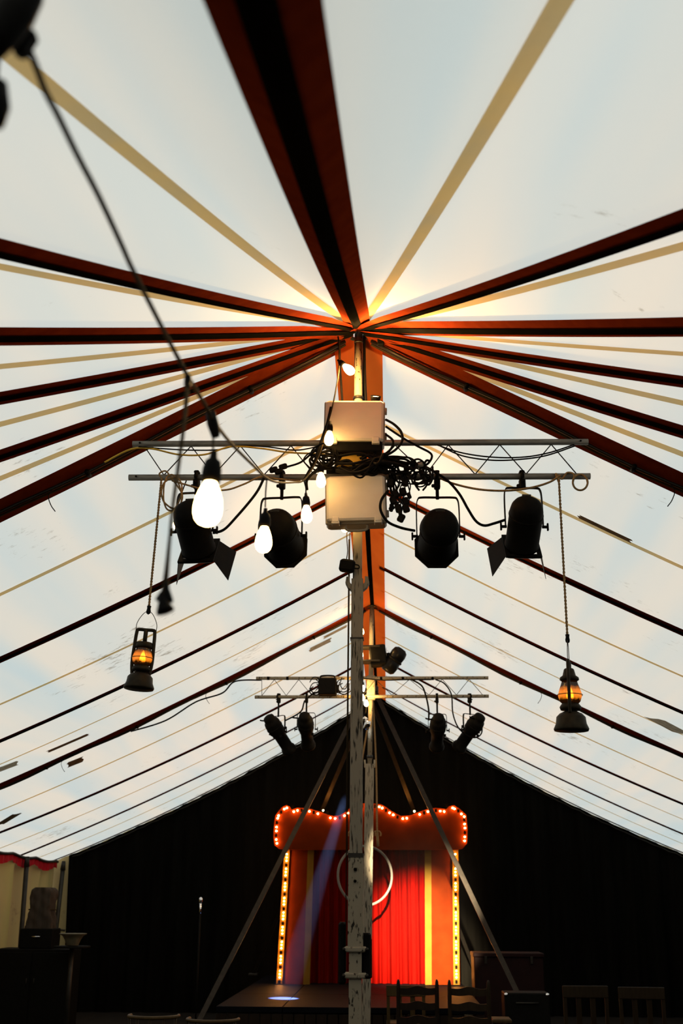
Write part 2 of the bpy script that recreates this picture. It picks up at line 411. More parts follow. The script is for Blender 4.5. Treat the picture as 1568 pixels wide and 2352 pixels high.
# red valance on the left eave
def val(u, v):
    y = lerp(11.0, YB-.05, u); s = abs(math.sin(y*PI/1.12))
    return Vector((XW+.09+.012*math.sin(y*30), y, roof(XW+.1, min(y, YB))-.05-(.10+.05*s)*v - .03*s))
MB().grid(val, 120, 3).build('valance', VALR, wall_left)
tr = MB().tube([Vector((XW+.10, y, roof(XW+.1, min(y,YB))-.055-.03*abs(math.sin(y*PI/1.12)))) for y in np.linspace(11, YB-.05, 80)], .022, 6)
tr.build('eave_rope', STEEL, wall_left)
def side_pole(a, b, label):
    p0, p1 = at(*a), at(*b); d = (p1-p0); p2 = p0 + d*(p0[2]/-d[2]) if d[2] < 0 else p1
    p2[0] = max(p2[0], XW+.20); p0[0] = max(p0[0], XW+.16)
    t = thing('side_pole', label, 'tent pole', (p2[0], p2[1], 0), group='grey tent poles along the left wall')
    MB().tube([p2, p0], .036, 12).build('shaft', STEEL, t)
    MB().tube([p0-(p0-p2)*.05, p0+Vector((0,0,.03))], [.045, .03], 12).build('cap', STEEL, t)
    q = lerp(p0, p2, .45); MB().tube([q+Vector((0,-.05,0)), q+Vector((.16,-.05,-.02))], .016, 8).build('side_hook', STEEL, t)
side_pole((48,1972,17.3), (12,2200,17.3), 'grey side pole standing further left, with a hook towards the sheeted stack')
side_pole((146,1982,18.9), (126,2160,18.9), 'grey side pole at the left edge of the black backdrop')

# ------------------------------------------------------------------ poles
def axis(pa, pb):
    a, b = at(*pa), at(*pb)
    def f(py, Y=pa[2], a=a, b=b, y0=pa[1], y1=pb[1]):
        z = at(820, py, Y)[2]; t = (z-a[2])/(b[2]-a[2]); return a+(b-a)*t
    return f, a, b
pf, pa, pb = axis((823.5,752,Y1), (816,2200,Y1))
gp = pb + (pa-pb)*((0-pb[2])/(pa[2]-pb[2]))
king = thing('king_pole', 'chipped white king pole in front, carrying the two putty-grey cases', 'pole', gp)
MB().tube([pf(752), pf(1212)], .0255, 16).build('upper_tube', PAINT2, king)
MB().tube([pf(912), pf(918)], .031, 16).build('tube_collar', STEEL, king); MB().tube([pf(786), pf(789)], .028, 16).build('tube_collar', STEEL, king)
MB().bar(pf(1205), pf(1345), .052, .052, (0,1,0)).build('inner_post', PAINT, king)
MB().bar(pf(1332), pf(1968), .066, .066, (0,1,0), .067, .067).build('middle_post', PAINT, king)
q = pf(1340)
for sd in (-1, 1):
    poly = [(sd*.034,-.045),(sd*.034,-.01),(sd*.042,0),(sd*.044,.035),(sd*.062,.034),(sd*.068,.0),(sd*.056,-.025)]
    MB().prism(poly if sd > 0 else poly[::-1], .05, Matrix.Translation(q)).build('fork_bracket', PAINT, king)
b = MB(); q = pf(1468); b.box(q, (.076,.076,.006)); b.build('post_strap', STEEL, king)
MB().bar(pf(1960), pf(1970), .080, .080, (0,1,0)).build('joint_shadow_plate', STEEL, king)
MB().bar(pf(1970), pf(2185), .077, .075, (0,1,0), .079, .075).build('lower_sleeve', PAINT2, king)
for py in (1997, 2024):
    MB().tube([pf(py)+Vector((-.003,-.047,0)), pf(py)+Vector((-.003,-.038,0))], .008, 10).build('bolt_hole', CORE, king)
MB().bar(pf(2180), gp, .064, .064, (0,1,0)).build('base_post', PAINT2, king)
for py in (2180, 2240):
    q = pf(py); s = MB(); s.bbox(q+Vector((0,0,0)), (.112,.10,.026), .006)
    cl = s.build('clamp_band', PAINT2, king)
    for sd in (-1, 1): MB().tube([q+Vector((sd*.058,-.06,0)), q+Vector((sd*.058,.05,0))], .009, 8).build('clamp_bolt', STEELB, cl)
ws = MB(); ws.bbox(pf(2205)+Vector((.055,.04,.02)), (.05,.07,.22), .01); ws.bbox(pf(2190)+Vector((-.07,.06,.0)), (.04,.06,.30), .01)
ws.build('winch_block', BLK, king)
for dx, a, b2 in ((-.045, 1225, 1960), (-.050, 1240, 2180)):
    MB().tube([pf(a)+Vector((dx,-.01,0)), pf((a+b2)//2)+Vector((dx-.002,-.012,0)), pf(b2)+Vector((dx,-.012,0))], .003, 6).build('halyard', OLIVE, king)
# base plate
MB().bbox((gp[0],gp[1],.02), (.35,.35,.04), .01).build('base_plate', STEEL, king)

qf, qa, qb = axis((854,1388,Y2), (841,2300,Y2))
gq = qb + (qa-qb)*((0-qb[2])/(qa[2]-qb[2]))
king2 = thing('king_pole', 'white king pole further back, leaning a little, in front of the stage', 'pole', gq)
MB().tube([qf(1388), qf(1765)], .028, 14).build('upper_tube', PAINT2, king2)
MB().tube([qf(1735), qf(1742)], .034, 14).build('tube_collar', STEEL, king2)
MB().bar(qf(1755), qf(2170), .098, .09, (0,1,0), .10, .09).build('lower_post', PAINT, king2)
q = qf(1757)
for sd in (-1,1): MB().bar(q+Vector((sd*.052,0,-.03)), q+Vector((sd*.056,0,.055)), .02, .06, (0,1,0)).build('fork_bracket', PAINT2, king2)
MB().bbox(qf(2200), (.11,.11,.40), .01).build('winch_block', BLK, king2)
MB().bar(qf(2230), gq, .092, .09, (0,1,0)).build('base_post', PAINT, king2)
MB().bbox((gq[0],gq[1],.02), (.35,.35,.04), .01).build('base_plate', STEEL, king2)

# ------------------------------------------------------------------ trusses
YF = Y1-.10
def truss(label, Y, top, bot, tn, bnn, rp, rr, mtl, dark):
    a0, a1 = at(*top[0], Y), at(*top[1], Y); b0, b1 = at(*bot[0], Y), at(*bot[1], Y)
    t = thing('lighting_truss', label, 'truss', (a0+a1+b0+b1)/4)
    for (p, q) in ((a0,a1),(b0,b1)):
        pipe = MB().tube([p, q], rp, 14).build('pipe', mtl, t)
        for e_, dirn in ((p, 1), (q, -1)):
            MB().tube([e_+Vector((dirn*.045,-rp-.002,0)), e_+Vector((dirn*.045,-rp+.004,0))], .006, 8).build('bolt_hole', CORE, pipe)
    def onb(px, l): s = (px-l[0][0])/(l[1][0]-l[0][0]); return at(px, lerp(l[0][1], l[1][1], s), Y)
    nodes = []
    for i in range(max(len(tn), len(bnn))):
        if i < len(tn): nodes.append(onb(tn[i], top)-Vector((0,0,rp*.8)))
        if i < len(bnn): nodes.append(onb(bnn[i], bot)+Vector((0,0,rp*.8)))
    for i in range(len(nodes)-1): MB().tube([nodes[i], nodes[i+1]], rr, 6).build('web_rod', dark, t)
    return t, a0, a1, b0, b1
T1, a0, a1, b0, b1 = truss('long front truss of two pipes crossing the front king pole', YF, ((305,1020),(1350,1015)), ((296,1097),(1355,1094)),
      [332,439,552,668,790,907,1029,1147,1265], [376,490,606,721,850,978,1091,1208,1324], .0185, .0035, ALU, STEELB)
cb = MB(); cb.bbox(at(818,1055,Y1-.03), (.10,.09,.26), .01); cb.box(at(820,1083,Y1-.06), (.36,.06,.045)); cb.box(at(815,1035,Y1-.05), (.26,.05,.05))
cb.build('pole_clamp', BLK, T1)
T2, c0, c1, d0, d1 = truss('short rear truss of two pipes crossing the rear king pole', Y2-.08, ((588,1558),(1121,1557)), ((585,1601),(1122,1599)),
      [601,630,686,745,804,862,1018,1078,1135][:1]+[630,686,745,804,862,940,1015,1077], [601,657,716,775,833,900,985,1048,1108], .0195, .0035, PAINT2, STEELB)
for px in (616, 660, 875, 925, 993):
    q = at(px, 1558, Y2-.08); MB().tube([q-Vector((.014,0,0)), q+Vector((.014,0,0))], .0215, 12).build('tape_wrap', CORE, T2)
MB().bbox(at(852,1580,Y2-.04), (.10,.08,.28), .01).build('pole_clamp', PAINT2, T2)

# ------------------------------------------------------------------ spare parts for hanging lamps
def clampset(t, top, pivot_top, rp):                     # hook clamp from the pipe centre (0,0,top) down to the yoke bar
    m = MB(); m.tube([(0, rp*1.35*math.cos(a), top+rp*1.35*math.sin(a)) for a in np.linspace(-1.2, PI+.6, 12)], .011, 6)
    m.bbox((0,0,top-.045), (.035,.045,.06), .006); m.tube([(0,0,top-.07),(0,0,pivot_top-.01)], .010, 8)
    m.tube([(0,.03,top-.04),(0,-.045,top-.04)], .006, 6); m.bbox((-.022,0,top-.055), (.022,.018,.018), .004)
    m.bbox((0,0,top+.028), (.03,.04,.016), .004)
    return m.build('hook_clamp', BLK, t, True)
def yoke(t, w_, h_, th=.022):
    m = MB(); pts = spl([(-w_,0,0),(-w_,0,h_*.72),(-w_*.93,0,h_*.95),(-w_*.74,0,h_),(0,0,h_),(w_*.74,0,h_),(w_*.93,0,h_*.95),(w_,0,h_*.72),(w_,0,0)], 4)
    for i in range(len(pts)-1): m.bar(pts[i], pts[i+1], .006, th, (0,1,0))
    y = m.build('yoke', BLK, t, True)
    for sd in (-1, 1):
        k = MB(); k.tube([(sd*(w_-.006),0,0),(sd*(w_+.022),0,0)], .009, 8); k.bbox((sd*(w_+.026),0,0), (.010,.016,.046), .003)
        k.build('tilt_knob', BLK, y, True)
def octagon(R, rot=PI/8): return [(R*math.cos(rot+i*PI/4), R*math.sin(rot+i*PI/4)) for i in range(8)]
def par_can(label, px, py, Y, yaw, pitch, doors, k=1.0):
    top = at(px, 1095.5, Y); piv = at(px, py, Y); H = top[2]-piv[2]
    t = thing('par_can_lamp', label, 'stage lamp', (top[0], Y, piv[2]), (0,0,yaw), group='can lamps on the front truss')
    clampset(t, H, .235, .0185); yoke(t, .122*k, .235)
    R = Matrix.Rotation(pitch, 4, 'X') @ Matrix.Rotation(-PI/2, 4, 'X') @ Matrix.Scale(k, 4)      # lathe Z -> +Y
    body = MB().lathe([(0,-.215),(.03,-.213),(.06,-.203),(.085,-.185),(.100,-.160),(.107,-.128),(.109,-.09),(.109,.13),(.113,.135),(.113,.15),(.100,.15),(.100,.02),(0,.02)], 32, R)
    can = body.build('can_body', BLK, t, True)
    MB().lathe([(.1105,-.10),(.1125,-.098),(.1125,-.09),(.1105,-.088)], 32, R).build('body_seam', BLK, can, True)
    MB().box(R @ Vector((0, -.062, -.196)) , (.05,.012,.02), (Matrix.Rotation(pitch+.35,3,'X'))).build('vent_hood', STEEL, can, True)
    MB().lathe([(0,.035),(.06,.05),(.099,.035)], 24, R).build('lens', BLKG, can, True)
    Rf = Matrix.Rotation(pitch, 4, 'X') @ Matrix.Scale(k, 4)
    if not doors:
        f = MB().prism(octagon(.137), .012, Rf @ Matrix.Translation((0,.158,0)), octagon(.092)); f.build('gel_frame', BLK, t, True)
    else:
        sq = [(-.118,-.118),(.118,-.118),(.118,.118),(-.118,.118)]; hi = [(-.09,-.09),(.09,-.09),(.09,.09),(-.09,.09)]
        fr = MB().prism(sq, .014, Rf @ Matrix.Translation((0,.158,0)), hi).build('barn_door_frame', BLK, t, True)
        for ax_, sgn, ang in doors:
            S = Rf @ Matrix.Translation((0,.165,0))
            if ax_ == 'x': hinge = Matrix.Translation((sgn*.118,0,0)) @ Matrix.Rotation(-sgn*ang, 4, 'Z'); poly = [(-.105,0),(.105,0),(.150,.15),(-.150,.15)]
            else: hinge = Matrix.Translation((0,0,sgn*.118)) @ Matrix.Rotation(sgn*ang, 4, 'X'); poly = [(-.105,0),(.105,0),(.070,.12),(-.070,.12)]
            m = MB(); vs = []
            for hk in (-.0015, .0015):
                for a_, b_ in poly:
                    vs.append(S @ hinge @ (Vector((hk, b_, a_)) if ax_ == 'x' else Vector((a_, b_, hk))))
            m.add(vs, [(0,1,2,3),(7,6,5,4),(0,4,5,1),(1,5,6,2),(2,6,7,3),(3,7,4,0)])
            m.build('barn_door', BLK, fr, True)
    return t
YL = YF
par_can('black can lamp with octagonal gel frame, left of the cases beside bare bulbs', 648, 1232, YL, -.10, -.12, None)
par_can('black can lamp with octagonal gel frame, hanging just right of the cases', 1003, 1232, YL, .03, -.12, None)
BD = [('x',-1,.75),('x',1,.75),('z',1,.3),('z',-1,.3)]
par_can('black can lamp with barn doors, hung nearest the right end of the front truss', 1198, 1210, YL, .06, -.62, [('x',-1,.55),('x',1,.25),('z',1,-.8),('z',-1,-.9)], .88)
par_can('black can lamp with barn doors, hung nearest the left end of the front truss', 452, 1220, YL, -.12, -.62, [('x',-1,.22),('x',1,.55),('z',1,-.8),('z',-1,-.9)], .90)
# the can lamp right of the cases is lit and aimed at the stage curtain
def spot(name, pos, target, energy, angle, blend, col, rad):
    ld = bpy.data.lights.new(name, 'SPOT'); ld.energy = energy; ld.spot_size = angle; ld.spot_blend = blend; ld.color = col; ld.shadow_soft_size = rad
    o = bpy.data.objects.new(name, ld); COL.objects.link(o); o.location = pos
    o.rotation_euler = (Vector(target)-Vector(pos)).to_track_quat('-Z','Y').to_euler(); return o
spot('stage_spot_light', at(1003, 1245, YL+.20), at(962, 2165, 17.2), 100000, math.radians(11.0), 1.0, (1.0,.80,.52), .03)

def profile_spot(label, px, py, Y, direction, yh=.30):
    top = at(px, 1600, Y); d = Vector(direction).normalized(); yaw = math.atan2(-d[0], d[1])
    piv = at(px, py, Y)
    t = thing('profile_spotlight', label, 'stage lamp', (top[0], Y, piv[2]), (0,0,yaw), group='profile spotlights under the rear truss')
    H = top[2]-piv[2]
    clampset(t, H, yh*.62, .0195); yoke(t, .105, yh*.62, .02)
    dl = Matrix.Rotation(-yaw, 3, 'Z') @ d
    R = rotY2(dl)
    body = MB().lathe([(0,-.24),(.04,-.238),(.062,-.225),(.068,-.20),(.068,-.17),(.085,-.16),(.092,-.13),(.092,-.02),(.080,.0),(.080,.03)], 20, R).build('lamp_housing', BLK, t, True)
    MB().lathe([(.080,.03),(.070,.04),(.070,.22),(.082,.23),(.088,.26),(.088,.28),(.075,.28),(.07,.25),(0,.25)], 20, R).build('lens_tube', BLK, t, True)
    MB().lathe([(.093,-.09),(.097,-.085),(.097,-.075),(.093,-.07)], 20, R).build('cooling_ring', BLK, body, True)
    MB().tube([R @ Vector((.07,0,-.18)), R @ Vector((.13,0,-.19)), R @ Vector((.145,0,-.20))], .009, 6).build('focus_handle', BLK, t, True)
    for k, a in enumerate((0, PI/2, PI)):
        MB().bbox(R @ Vector((.10*math.cos(a+.7), .10*math.sin(a+.7), .01)), (.03,.02,.03), .004).build('shutter_tab', BLK, t, True)
    return t
YR = Y2-.08
profile_spot('black profile spotlight at the left end of the rear truss, tipped down to the right', 640, 1682, YR, (.42,.55,-.62))
profile_spot('black profile spotlight second from the left end of the rear truss', 704, 1675, YR, (.03,.75,-.52))
profile_spot('black profile spotlight hanging upright, second from the right end of the rear truss', 1003, 1678, YR, (-.02,.75,-.52))
profile_spot('black profile spotlight at the right end of the rear truss, tipped down to the left', 1078, 1678, YR, (-.42,.55,-.55))

# dimmer pack on the rear truss
q = at(752, 1578, YR-.09)
t = thing('dimmer_pack', 'black dimmer pack wound with cables on the left of the rear truss', 'dimmer', q)
MB().bbox(q, (.21,.14,.19), .012).build('housing', BLK, t)
h = MB(); h.tube(spl([q+Vector((-.08,-.02,.09)), q+Vector((-.07,-.02,.125)), q+Vector((.07,-.02,.125)), q+Vector((.08,-.02,.09))],4), .01, 6); h.build('handle', BLK, t)
for i in range(5): MB().bbox(q+Vector((.115,-.05+.025*i,-.05+.03*(i%3))), (.03,.022,.03), .004).build('outlet_plug', RUB, t)
for i in range(9):
    a0_ = random.uniform(0, 2*PI); ctr = q+Vector((random.choice((-.15,-.13,.17,.19)), random.uniform(-.06,.04), random.uniform(-.05,.05)))
    rx, rz = random.uniform(.04,.085), random.uniform(.05,.10)
    MB().tube(spl([ctr+Vector((rx*math.cos(a0_+j*PI/3), random.uniform(-.03,.03), rz*math.sin(a0_+j*PI/3))) for j in range(5)], 5), .006, 6).build('cable_loop', RUB, t)

# moving head lamp on the rear pole
q = at(868, 1507, Y2-.08)
t = thing('moving_head_lamp', 'black moving-head lamp strapped to the rear king pole above its truss', 'stage lamp', q)
MB().bbox(q, (.19,.20,.235), .015, Matrix.Rotation(-.1,3,'Y')).build('base_box', BLK, t)
for z in (.095, -.075): MB().box(q+Vector((-.09,-.03,z)), (.22,.20,.016)).build('strap', STEEL, t)
MB().box(q+Vector((.096,-.06,.01)), (.004,.05,.15)).build('control_panel', FOILT, t)
R = Matrix.Translation(q+Vector((.19,-.02,-.05))) @ rotY2((.55,-.1,.75))
hd = MB().lathe([(0,-.17),(.06,-.165),(.085,-.14),(.092,-.08),(.088,-.02),(.075,.0),(.088,.02),(.092,.08),(.082,.13),(.05,.155),(0,.16)], 20, R).build('head', BLKG, t)
MB().bar(q+Vector((.09,-.02,.01)), q+Vector((.22,.10,-.05)), .09, .05).build('yoke_arm', BLKG, t)
MB().lathe([(.094,-.012),(.097,-.006),(.097,.006),(.094,.012)], 20, R).build('head_band', BLK, hd)

# small flood lamp on the front pole
q = at(797, 1300, Y1-.06)
t = thing('flood_lamp', 'small black flood lamp clipped to the front king pole below the cases', 'flood lamp', q)
MB().bbox(q, (.088,.05,.072), .012, Matrix.Rotation(.16,3,'Y')).build('lamp_head', BLK, t)
MB().tube(spl([q+Vector((.035,0,.01)), q+Vector((.065,-.01,0)), q+Vector((.065,0,-.015)), q+Vector((.03,0,-.012))], 4), .004, 6).build('bracket', BLK, t)
MB().tube(spl([q+Vector((-.005,0,.035)), q+Vector((.002,0,.09)), q+Vector((-.002,0,.20)), at(808,1222,Y1-.06)], 5), .003, 6).build('power_lead', OLIVE, t)

# the flood lamp washes the ridge behind the pole with warm light
spot('flood_lamp_light', q+Vector((.0,.10,.03)), (AX+.1, 9.6, 5.0), 520, math.radians(75), 1.0, (1.0,.60,.24), .03)
# added lamp behind the upper case, giving the tent peak a warm glow
q = at(862, 917, 6.00)
t = thing('added_peak_lamp', 'small added black lamp behind the top right corner of the upper case', 'lamp', q)
MB().lathe([(0,-.03),(.018,-.03),(.026,-.01),(.032,.02),(.030,.02),(.0,.008)], 14, Matrix.Translation(q) @ rotY2((.1,-.55,.8))).build('shade', BLK, t)
MB().lathe([(0,.010),(.022,.012),(.022,.015),(0,.016)], 12, Matrix.Translation(q) @ rotY2((.1,-.55,.8))).build('lamp_face', BULBM, t)
MB().bar(q+Vector((0,.01,-.02)), q+Vector((0,.02,-.09)), .014, .014).build('clip', BLK, t)
spot('added_peak_light', q+Vector((.004,-.028,.042)), (AX+.12, 4.6, 4.45), 330, math.radians(130), 1.0, (1.0,.60,.22), .03)

# ------------------------------------------------------------------ equipment cases on the front pole
def case(label, x0, y0, x1, y1, tilt, Y=Y1-.24):
    a, b = at(x0, y0, Y), at(x1, y1, Y); c_ = (a+b)/2; W, Hh = abs(b[0]-a[0]), abs(a[2]-b[2])
    t = thing('equipment_case', label, 'case', c_, (0,tilt,0))
    lid = MB().bbox((0,0,0), (W-.012,.05,Hh-.012), .012, ).build('lid', CASEM, t, True)
    MB().bbox((0,.075,-.002), (W,.11,Hh), .014).build('shell', CASEM, t, True)
    MB().bbox((0,.024,0), (W+.006,.014,Hh+.006), .006).build('rim_seal', CASED, t, True)
    for sx in (-.34, .36):
        l = MB(); l.bbox((sx*W,.005,-Hh*.5-.004), (.045,.06,.016), .004); l.bbox((sx*W,-.018,-Hh*.5+.012), (.04,.02,.03), .004); l.build('latch', CASEM, t, True)
    MB().tube(spl([(-.06,.05,-Hh*.5),(-.05,.05,-Hh*.5-.03),(.05,.05,-Hh*.5-.03),(.06,.05,-Hh*.5)],4), .008, 6).build('handle', CASED, t, True)
    for sz in (-.3, .3): MB().tube([(W*.5+.006,.03,sz*Hh-.02),(W*.5+.006,.03,sz*Hh+.02)], .008, 8).build('hinge', CASED, t, True)
    br = MB(); br.box((0,.16,0), (.10,.07,Hh*.6)); br.build('mounting_bracket', STEEL, t, True)
case('putty-grey plastic case strapped to the front pole above the truss', 745, 922, 883, 1016, .015)
case('putty-grey plastic case strapped to the front pole below the truss', 748, 1094, 887, 1199, -.02)

# ------------------------------------------------------------------ bulbs and string lights
def socket_bulb(parent, top, down=(0,0,-1), s=1.0, soc=None, hot=False):
    R = Matrix.Translation(Vector(top)) @ rotY2(-Vector(down)) @ Matrix.Scale(s, 4)
    so = MB().lathe([(0,.052),(.007,.052),(.009,.035),(.017,.028),(.021,.010),(.022,-.010),(.019,-.022),(.0,-.022)], 14, R).build('bulb_socket', soc or RUB, parent)
    MB().lathe([(.013,-.020),(.016,-.028),(.0225,-.042),(.028,-.060),(.0305,-.078),(.030,-.094),(.026,-.107),(.018,-.116),(.009,-.120),(0,-.121)], 18, R).build('bulb', (BULBM, BULBH, BULBR)[int(hot)], so)
    return so
t = thing('string_light', 'dark festoon cord with glowing bulbs, running from top left to the front pole', 'string light', at(490,970,2.3))
cordp = pxs([(-60,-60,1.0),(30,40,1.05),(77,139,1.10),(103,207,1.16),(136,271,1.22),(178,357,1.31),(228,453,1.41),(278,560,1.54),(305,620,1.63),(370,748,1.85),(430,862,2.08),(462,915,2.2),(492,968,2.32),(530,1018,2.7),(580,1068,3.2),(612,1098,3.7),(640,1108,4.2),(675,1108,4.9),(697,1103,5.4),(722,1068,5.7),(738,1030,5.80),(752,975,5.82),(764,930,5.84),(772,890,5.9),(778,850,5.95),(779,800,6.0),(776,770,6.05)])
MB().tube(spl(cordp, 8), .0045, 8).build('cord', OLIVE, t)
k = MB(); k.lathe([(0,-.035),(.010,-.03),(.014,0),(.012,.03),(0,.035)], 10, Matrix.Translation(at(489,975,2.3)) @ rotY2((-.25,0,1))); k.build('cord_tee', RUB, t)
MB().tube(pxs([(490,985,2.3),(489,1050,2.28)]), .0028, 6).build('drop_wire', RUB, t)
socket_bulb(t, at(486,1087,2.26), (-.06,0,-1), 1.0)
MB().tube(spl(pxs([(613,1098,3.72),(610,1130,3.72),(609,1165,3.72)]),4), .003, 6).build('drop_wire', RUB, t)
socket_bulb(t, at(608,1198,3.72), (-.03,0,-1), .95)
MB().tube(spl(pxs([(697,1102,5.42),(702,1120,5.42),(702,1135,5.42)]),4), .004, 6).build('drop_wire', RUB, t)
socket_bulb(t, at(703,1153,5.42), (.05,0,-1), .95)
socket_bulb(t, at(736,1079,5.72), (.05,0,-1), .86)
socket_bulb(t, at(757,984,5.78), (-.05,0,-1), .86)
socket_bulb(t, at(786,836,5.93), (.42,-.2,-.5), .86, hot=True)
socket_bulb(t, at(792,1188,6.04), (0,0,-1), .75)
# the dark cord tee and unlit sockets close to the lens, top left
k = MB(); k.lathe([(0,-.055),(.012,-.05),(.02,-.02),(.024,.015),(.02,.05),(.009,.075),(0,.08)], 12, Matrix.Translation(at(20,55,1.03)) @ rotY2((.4,0,1)))
k.bbox(at(58,100,1.06), (.018,.022,.035), .004, Matrix.Rotation(.4,3,'Y')); k.build('cord_coupler', RUB, t)
k = MB(); k.lathe([(0,-.03),(.014,-.026),(.018,0),(.012,.03),(0,.034)], 12, Matrix.Translation(at(-12,240,1.05))); k.build('cord_end', RUB, t)
MB().tube(spl(pxs([(10,60,1.03),(-8,140,1.04),(-12,210,1.05)]),5), .004, 6).build('drop_wire', RUB, t)

t = thing('dangling_lead', 'blurred brown twin lead dangling near the lens with two dark plugs', 'cable', at(430,868,2.07))
MB().tube(spl(pxs([(430,862,2.08),(431,900,2.07),(425,960,2.05),(412,1060,2.03),(402,1130,2.02),(394,1190,2.0),(388,1260,2.0),(384,1320,2.0),(382,1345,2.0)]),6), .0035, 6).build('lead', OLIVE, t)
MB().tube(spl(pxs([(428,880,2.05),(420,980,2.03),(404,1100,2.0),(396,1160,1.99),(390,1225,1.99),(380,1310,1.98),(372,1365,1.98)]),6), .0028, 6).build('lead', OLIVE, t)
MB().bbox(at(431,876,2.06), (.014,.016,.03), .004).build('knot', RUB, t)
for (px, py, Y, tl) in ((382,1350,2.0,.1),(371,1376,1.98,-.35)):
    MB().lathe([(0,.012),(.004,.012),(.006,0),(.017,-.022),(.017,-.026),(0,-.028)], 12, Matrix.Translation(at(px,py,Y)) @ rotY2((tl,0,1))).build('plug', RUB, t)

t = thing('string_light', 'string of small glowing bulbs hanging down the rear king pole', 'string light', at(831,1440,Y2-.10))
bp = [(831,1447),(829,1499),(833,1577),(832,1598),(841,1611)]
MB().tube(spl(pxs([(836,1395,Y2-.1),(831,1440,Y2-.1),(829,1490,Y2-.1),(834,1530,Y2-.1),(833,1570,Y2-.1),(833,1592,Y2-.1),(841,1605,Y2-.1),(840,1640,Y2-.1)]),6), .006, 6).build('cord', RUB, t)
for px, py in bp: socket_bulb(t, at(px, py-6, Y2-.22), (0,0,-1), .72, hot=2)
t = thing('bulb_lead', 'single amber bulb on a lead behind the left barn-door lamp', 'bulb', at(405,1190,6.25))
MB().tube(spl(pxs([(430,1098,6.1),(418,1130,6.2),(407,1165,6.25),(405,1182,6.25)]),5), .004, 6).build('lead', RUB, t)
socket_bulb(t, at(405,1188,6.25), (0,0,-1), .62)

# pin spot on the rear pole with a blue-white beam onto the stage
q = at(842, 1668, Y2-.13); tgt = at(650, 2298, 14.6)
t = thing('pin_spot', 'bright little white pin spot and crystal on the rear king pole above the stage', 'stage lamp', q)
dd = (tgt-q).normalized(); R = Matrix.Translation(q) @ rotY2(dd)
MB().lathe([(0,-.07),(.03,-.065),(.035,-.03),(.035,.03),(.030,.03),(.030,.022),(0,.022)], 16, R).build('lamp_body', CHROME, t)
MB().lathe([(0,.026),(.027,.026),(.027,.03),(0,.032)], 16, R).build('lamp_lens', PINM, t)
MB().lathe([(0,-.035),(.022,-.02),(.034,0),(.022,.02),(0,.035)], 8, Matrix.Translation(at(838,1652,Y2-.13)), False).build('crystal', CHROME, t)
spot('pin_spot_light', q + dd*.06, tgt, 260000, math.radians(6.0), .5, (.30,.46,1.0), .012)

# ------------------------------------------------------------------ lanterns on ropes
def lantern(label, rope_px, top_px, yaw, tiltv, Y, scale, group=None, tx=1.0, tr=.0085, low=False):
    base = at(*top_px, Y)                                # point under the bail knot
    t = thing('hurricane_lantern', label, 'lantern', base, (tiltv[0], tiltv[1], yaw), group='lanterns hung on ropes')
    S = scale
    def L(prof, name, m, par, n=24): return MB().lathe([(r*S, z*S) for r, z in prof], n).build(name, m, par, True)
    zt = -.115                                            # top of the frame below the knot
    L([(0,zt-.355),(.086,zt-.355),(.090,zt-.345),(.078,zt-.318),(.074,zt-.285),(.058,zt-.268),(.030,zt-.255),(.026,zt-.235),(0,zt-.235)], 'fuel_tank', BRASS, t)
    bu = L([(.050,zt-.250),(.056,zt-.235),(.050,zt-.225),(.044,zt-.218),(.030,zt-.205),(.0,zt-.20)], 'burner', BRASS, t)
    gl = L([(.034,zt-.225),(.052,zt-.205),(.060,zt-.180),(.060,zt-.165),(.052,zt-.140),(.043,zt-.115),(.038,zt-.098)], 'glass_globe', GLASS, t)
    L([(0,zt-.205),(.012,zt-.200),(.019,zt-.182),(.016,zt-.160),(.008,zt-.138),(0,zt-.120)], 'flame', FLAME, gl, 14)
    if low: L([(.047,zt-.112),(.053,zt-.104),(.050,zt-.090),(.047,zt-.078),(.02,zt-.073),(0,zt-.072)], 'chimney', BRASS, t)
    else: L([(.042,zt-.100),(.050,zt-.094),(.048,zt-.082),(.034,zt-.072),(.030,zt-.055),(.026,zt-.040),(.020,zt-.035),(0,zt-.034)], 'chimney', BRASS, t)
    fr = MB()
    pts = spl([(-.056,0,zt-.270),(-.066,0,zt-.20),(-.064,0,zt-.09),(-.060,0,zt-.015),(-.050,0,zt),(0,0,zt),(.050,0,zt),(.060,0,zt-.015),(.064,0,zt-.09),(.066,0,zt-.20),(.056,0,zt-.270)], 4)
    fr.tube([Vector((p[0]*tx, p[1], p[2]))*S for p in pts], tr*S, 8); fr.tube([Vector((0,0,zt))*S, Vector((0,0,zt-.075))*S], .013*S, 8)
    fo = fr.build('side_tubes', BRASS, t, True)
    MB().tube([p*S for p in [Vector((math.cos(a)*.064, math.sin(a)*.064, zt-.172)) for a in [2*PI*i/24 for i in range(24)]]], .0022*S, 5, True).build('globe_guard', BRASS, t, True)
    MB().tube([p*S for p in spl([(-.064,0,zt-.06),(-.060,0,zt-.01),(-.058,0,zt+.04),(-.030,0,zt+.095),(0,0,zt+.115),(.030,0,zt+.095),(.058,0,zt+.04),(.060,0,zt-.01),(.064,0,zt-.06)],5)], .0022*S, 5).build('bail_handle', BRASS, t, True)
    # rope
    p0 = at(*rope_px, Y); rp = MB(); n = 26; vs = []
    for k2 in range(2):
        pts = []
        for i in range(n*6+1):
            s = i/(n*6); c_ = lerp(base, p0, s); a = s*n*2*PI*.9+k2*PI
            pts.append(c_+Vector((.0035*math.cos(a), .0035*math.sin(a), 0)))
        rp.tube(pts, .0042, 5)
    r = solo('hemp_rope', rp, ROPE, 'twisted hemp rope holding up the '+label.split(',')[0], 'rope', p0, 'lantern ropes')
    k = MB(); k.lathe([(0,-.02),(.011,-.012),(.013,0),(.010,.015),(.012,.03),(0,.035)], 10); k.build('rope_knot', RUB, t, True)
    return t
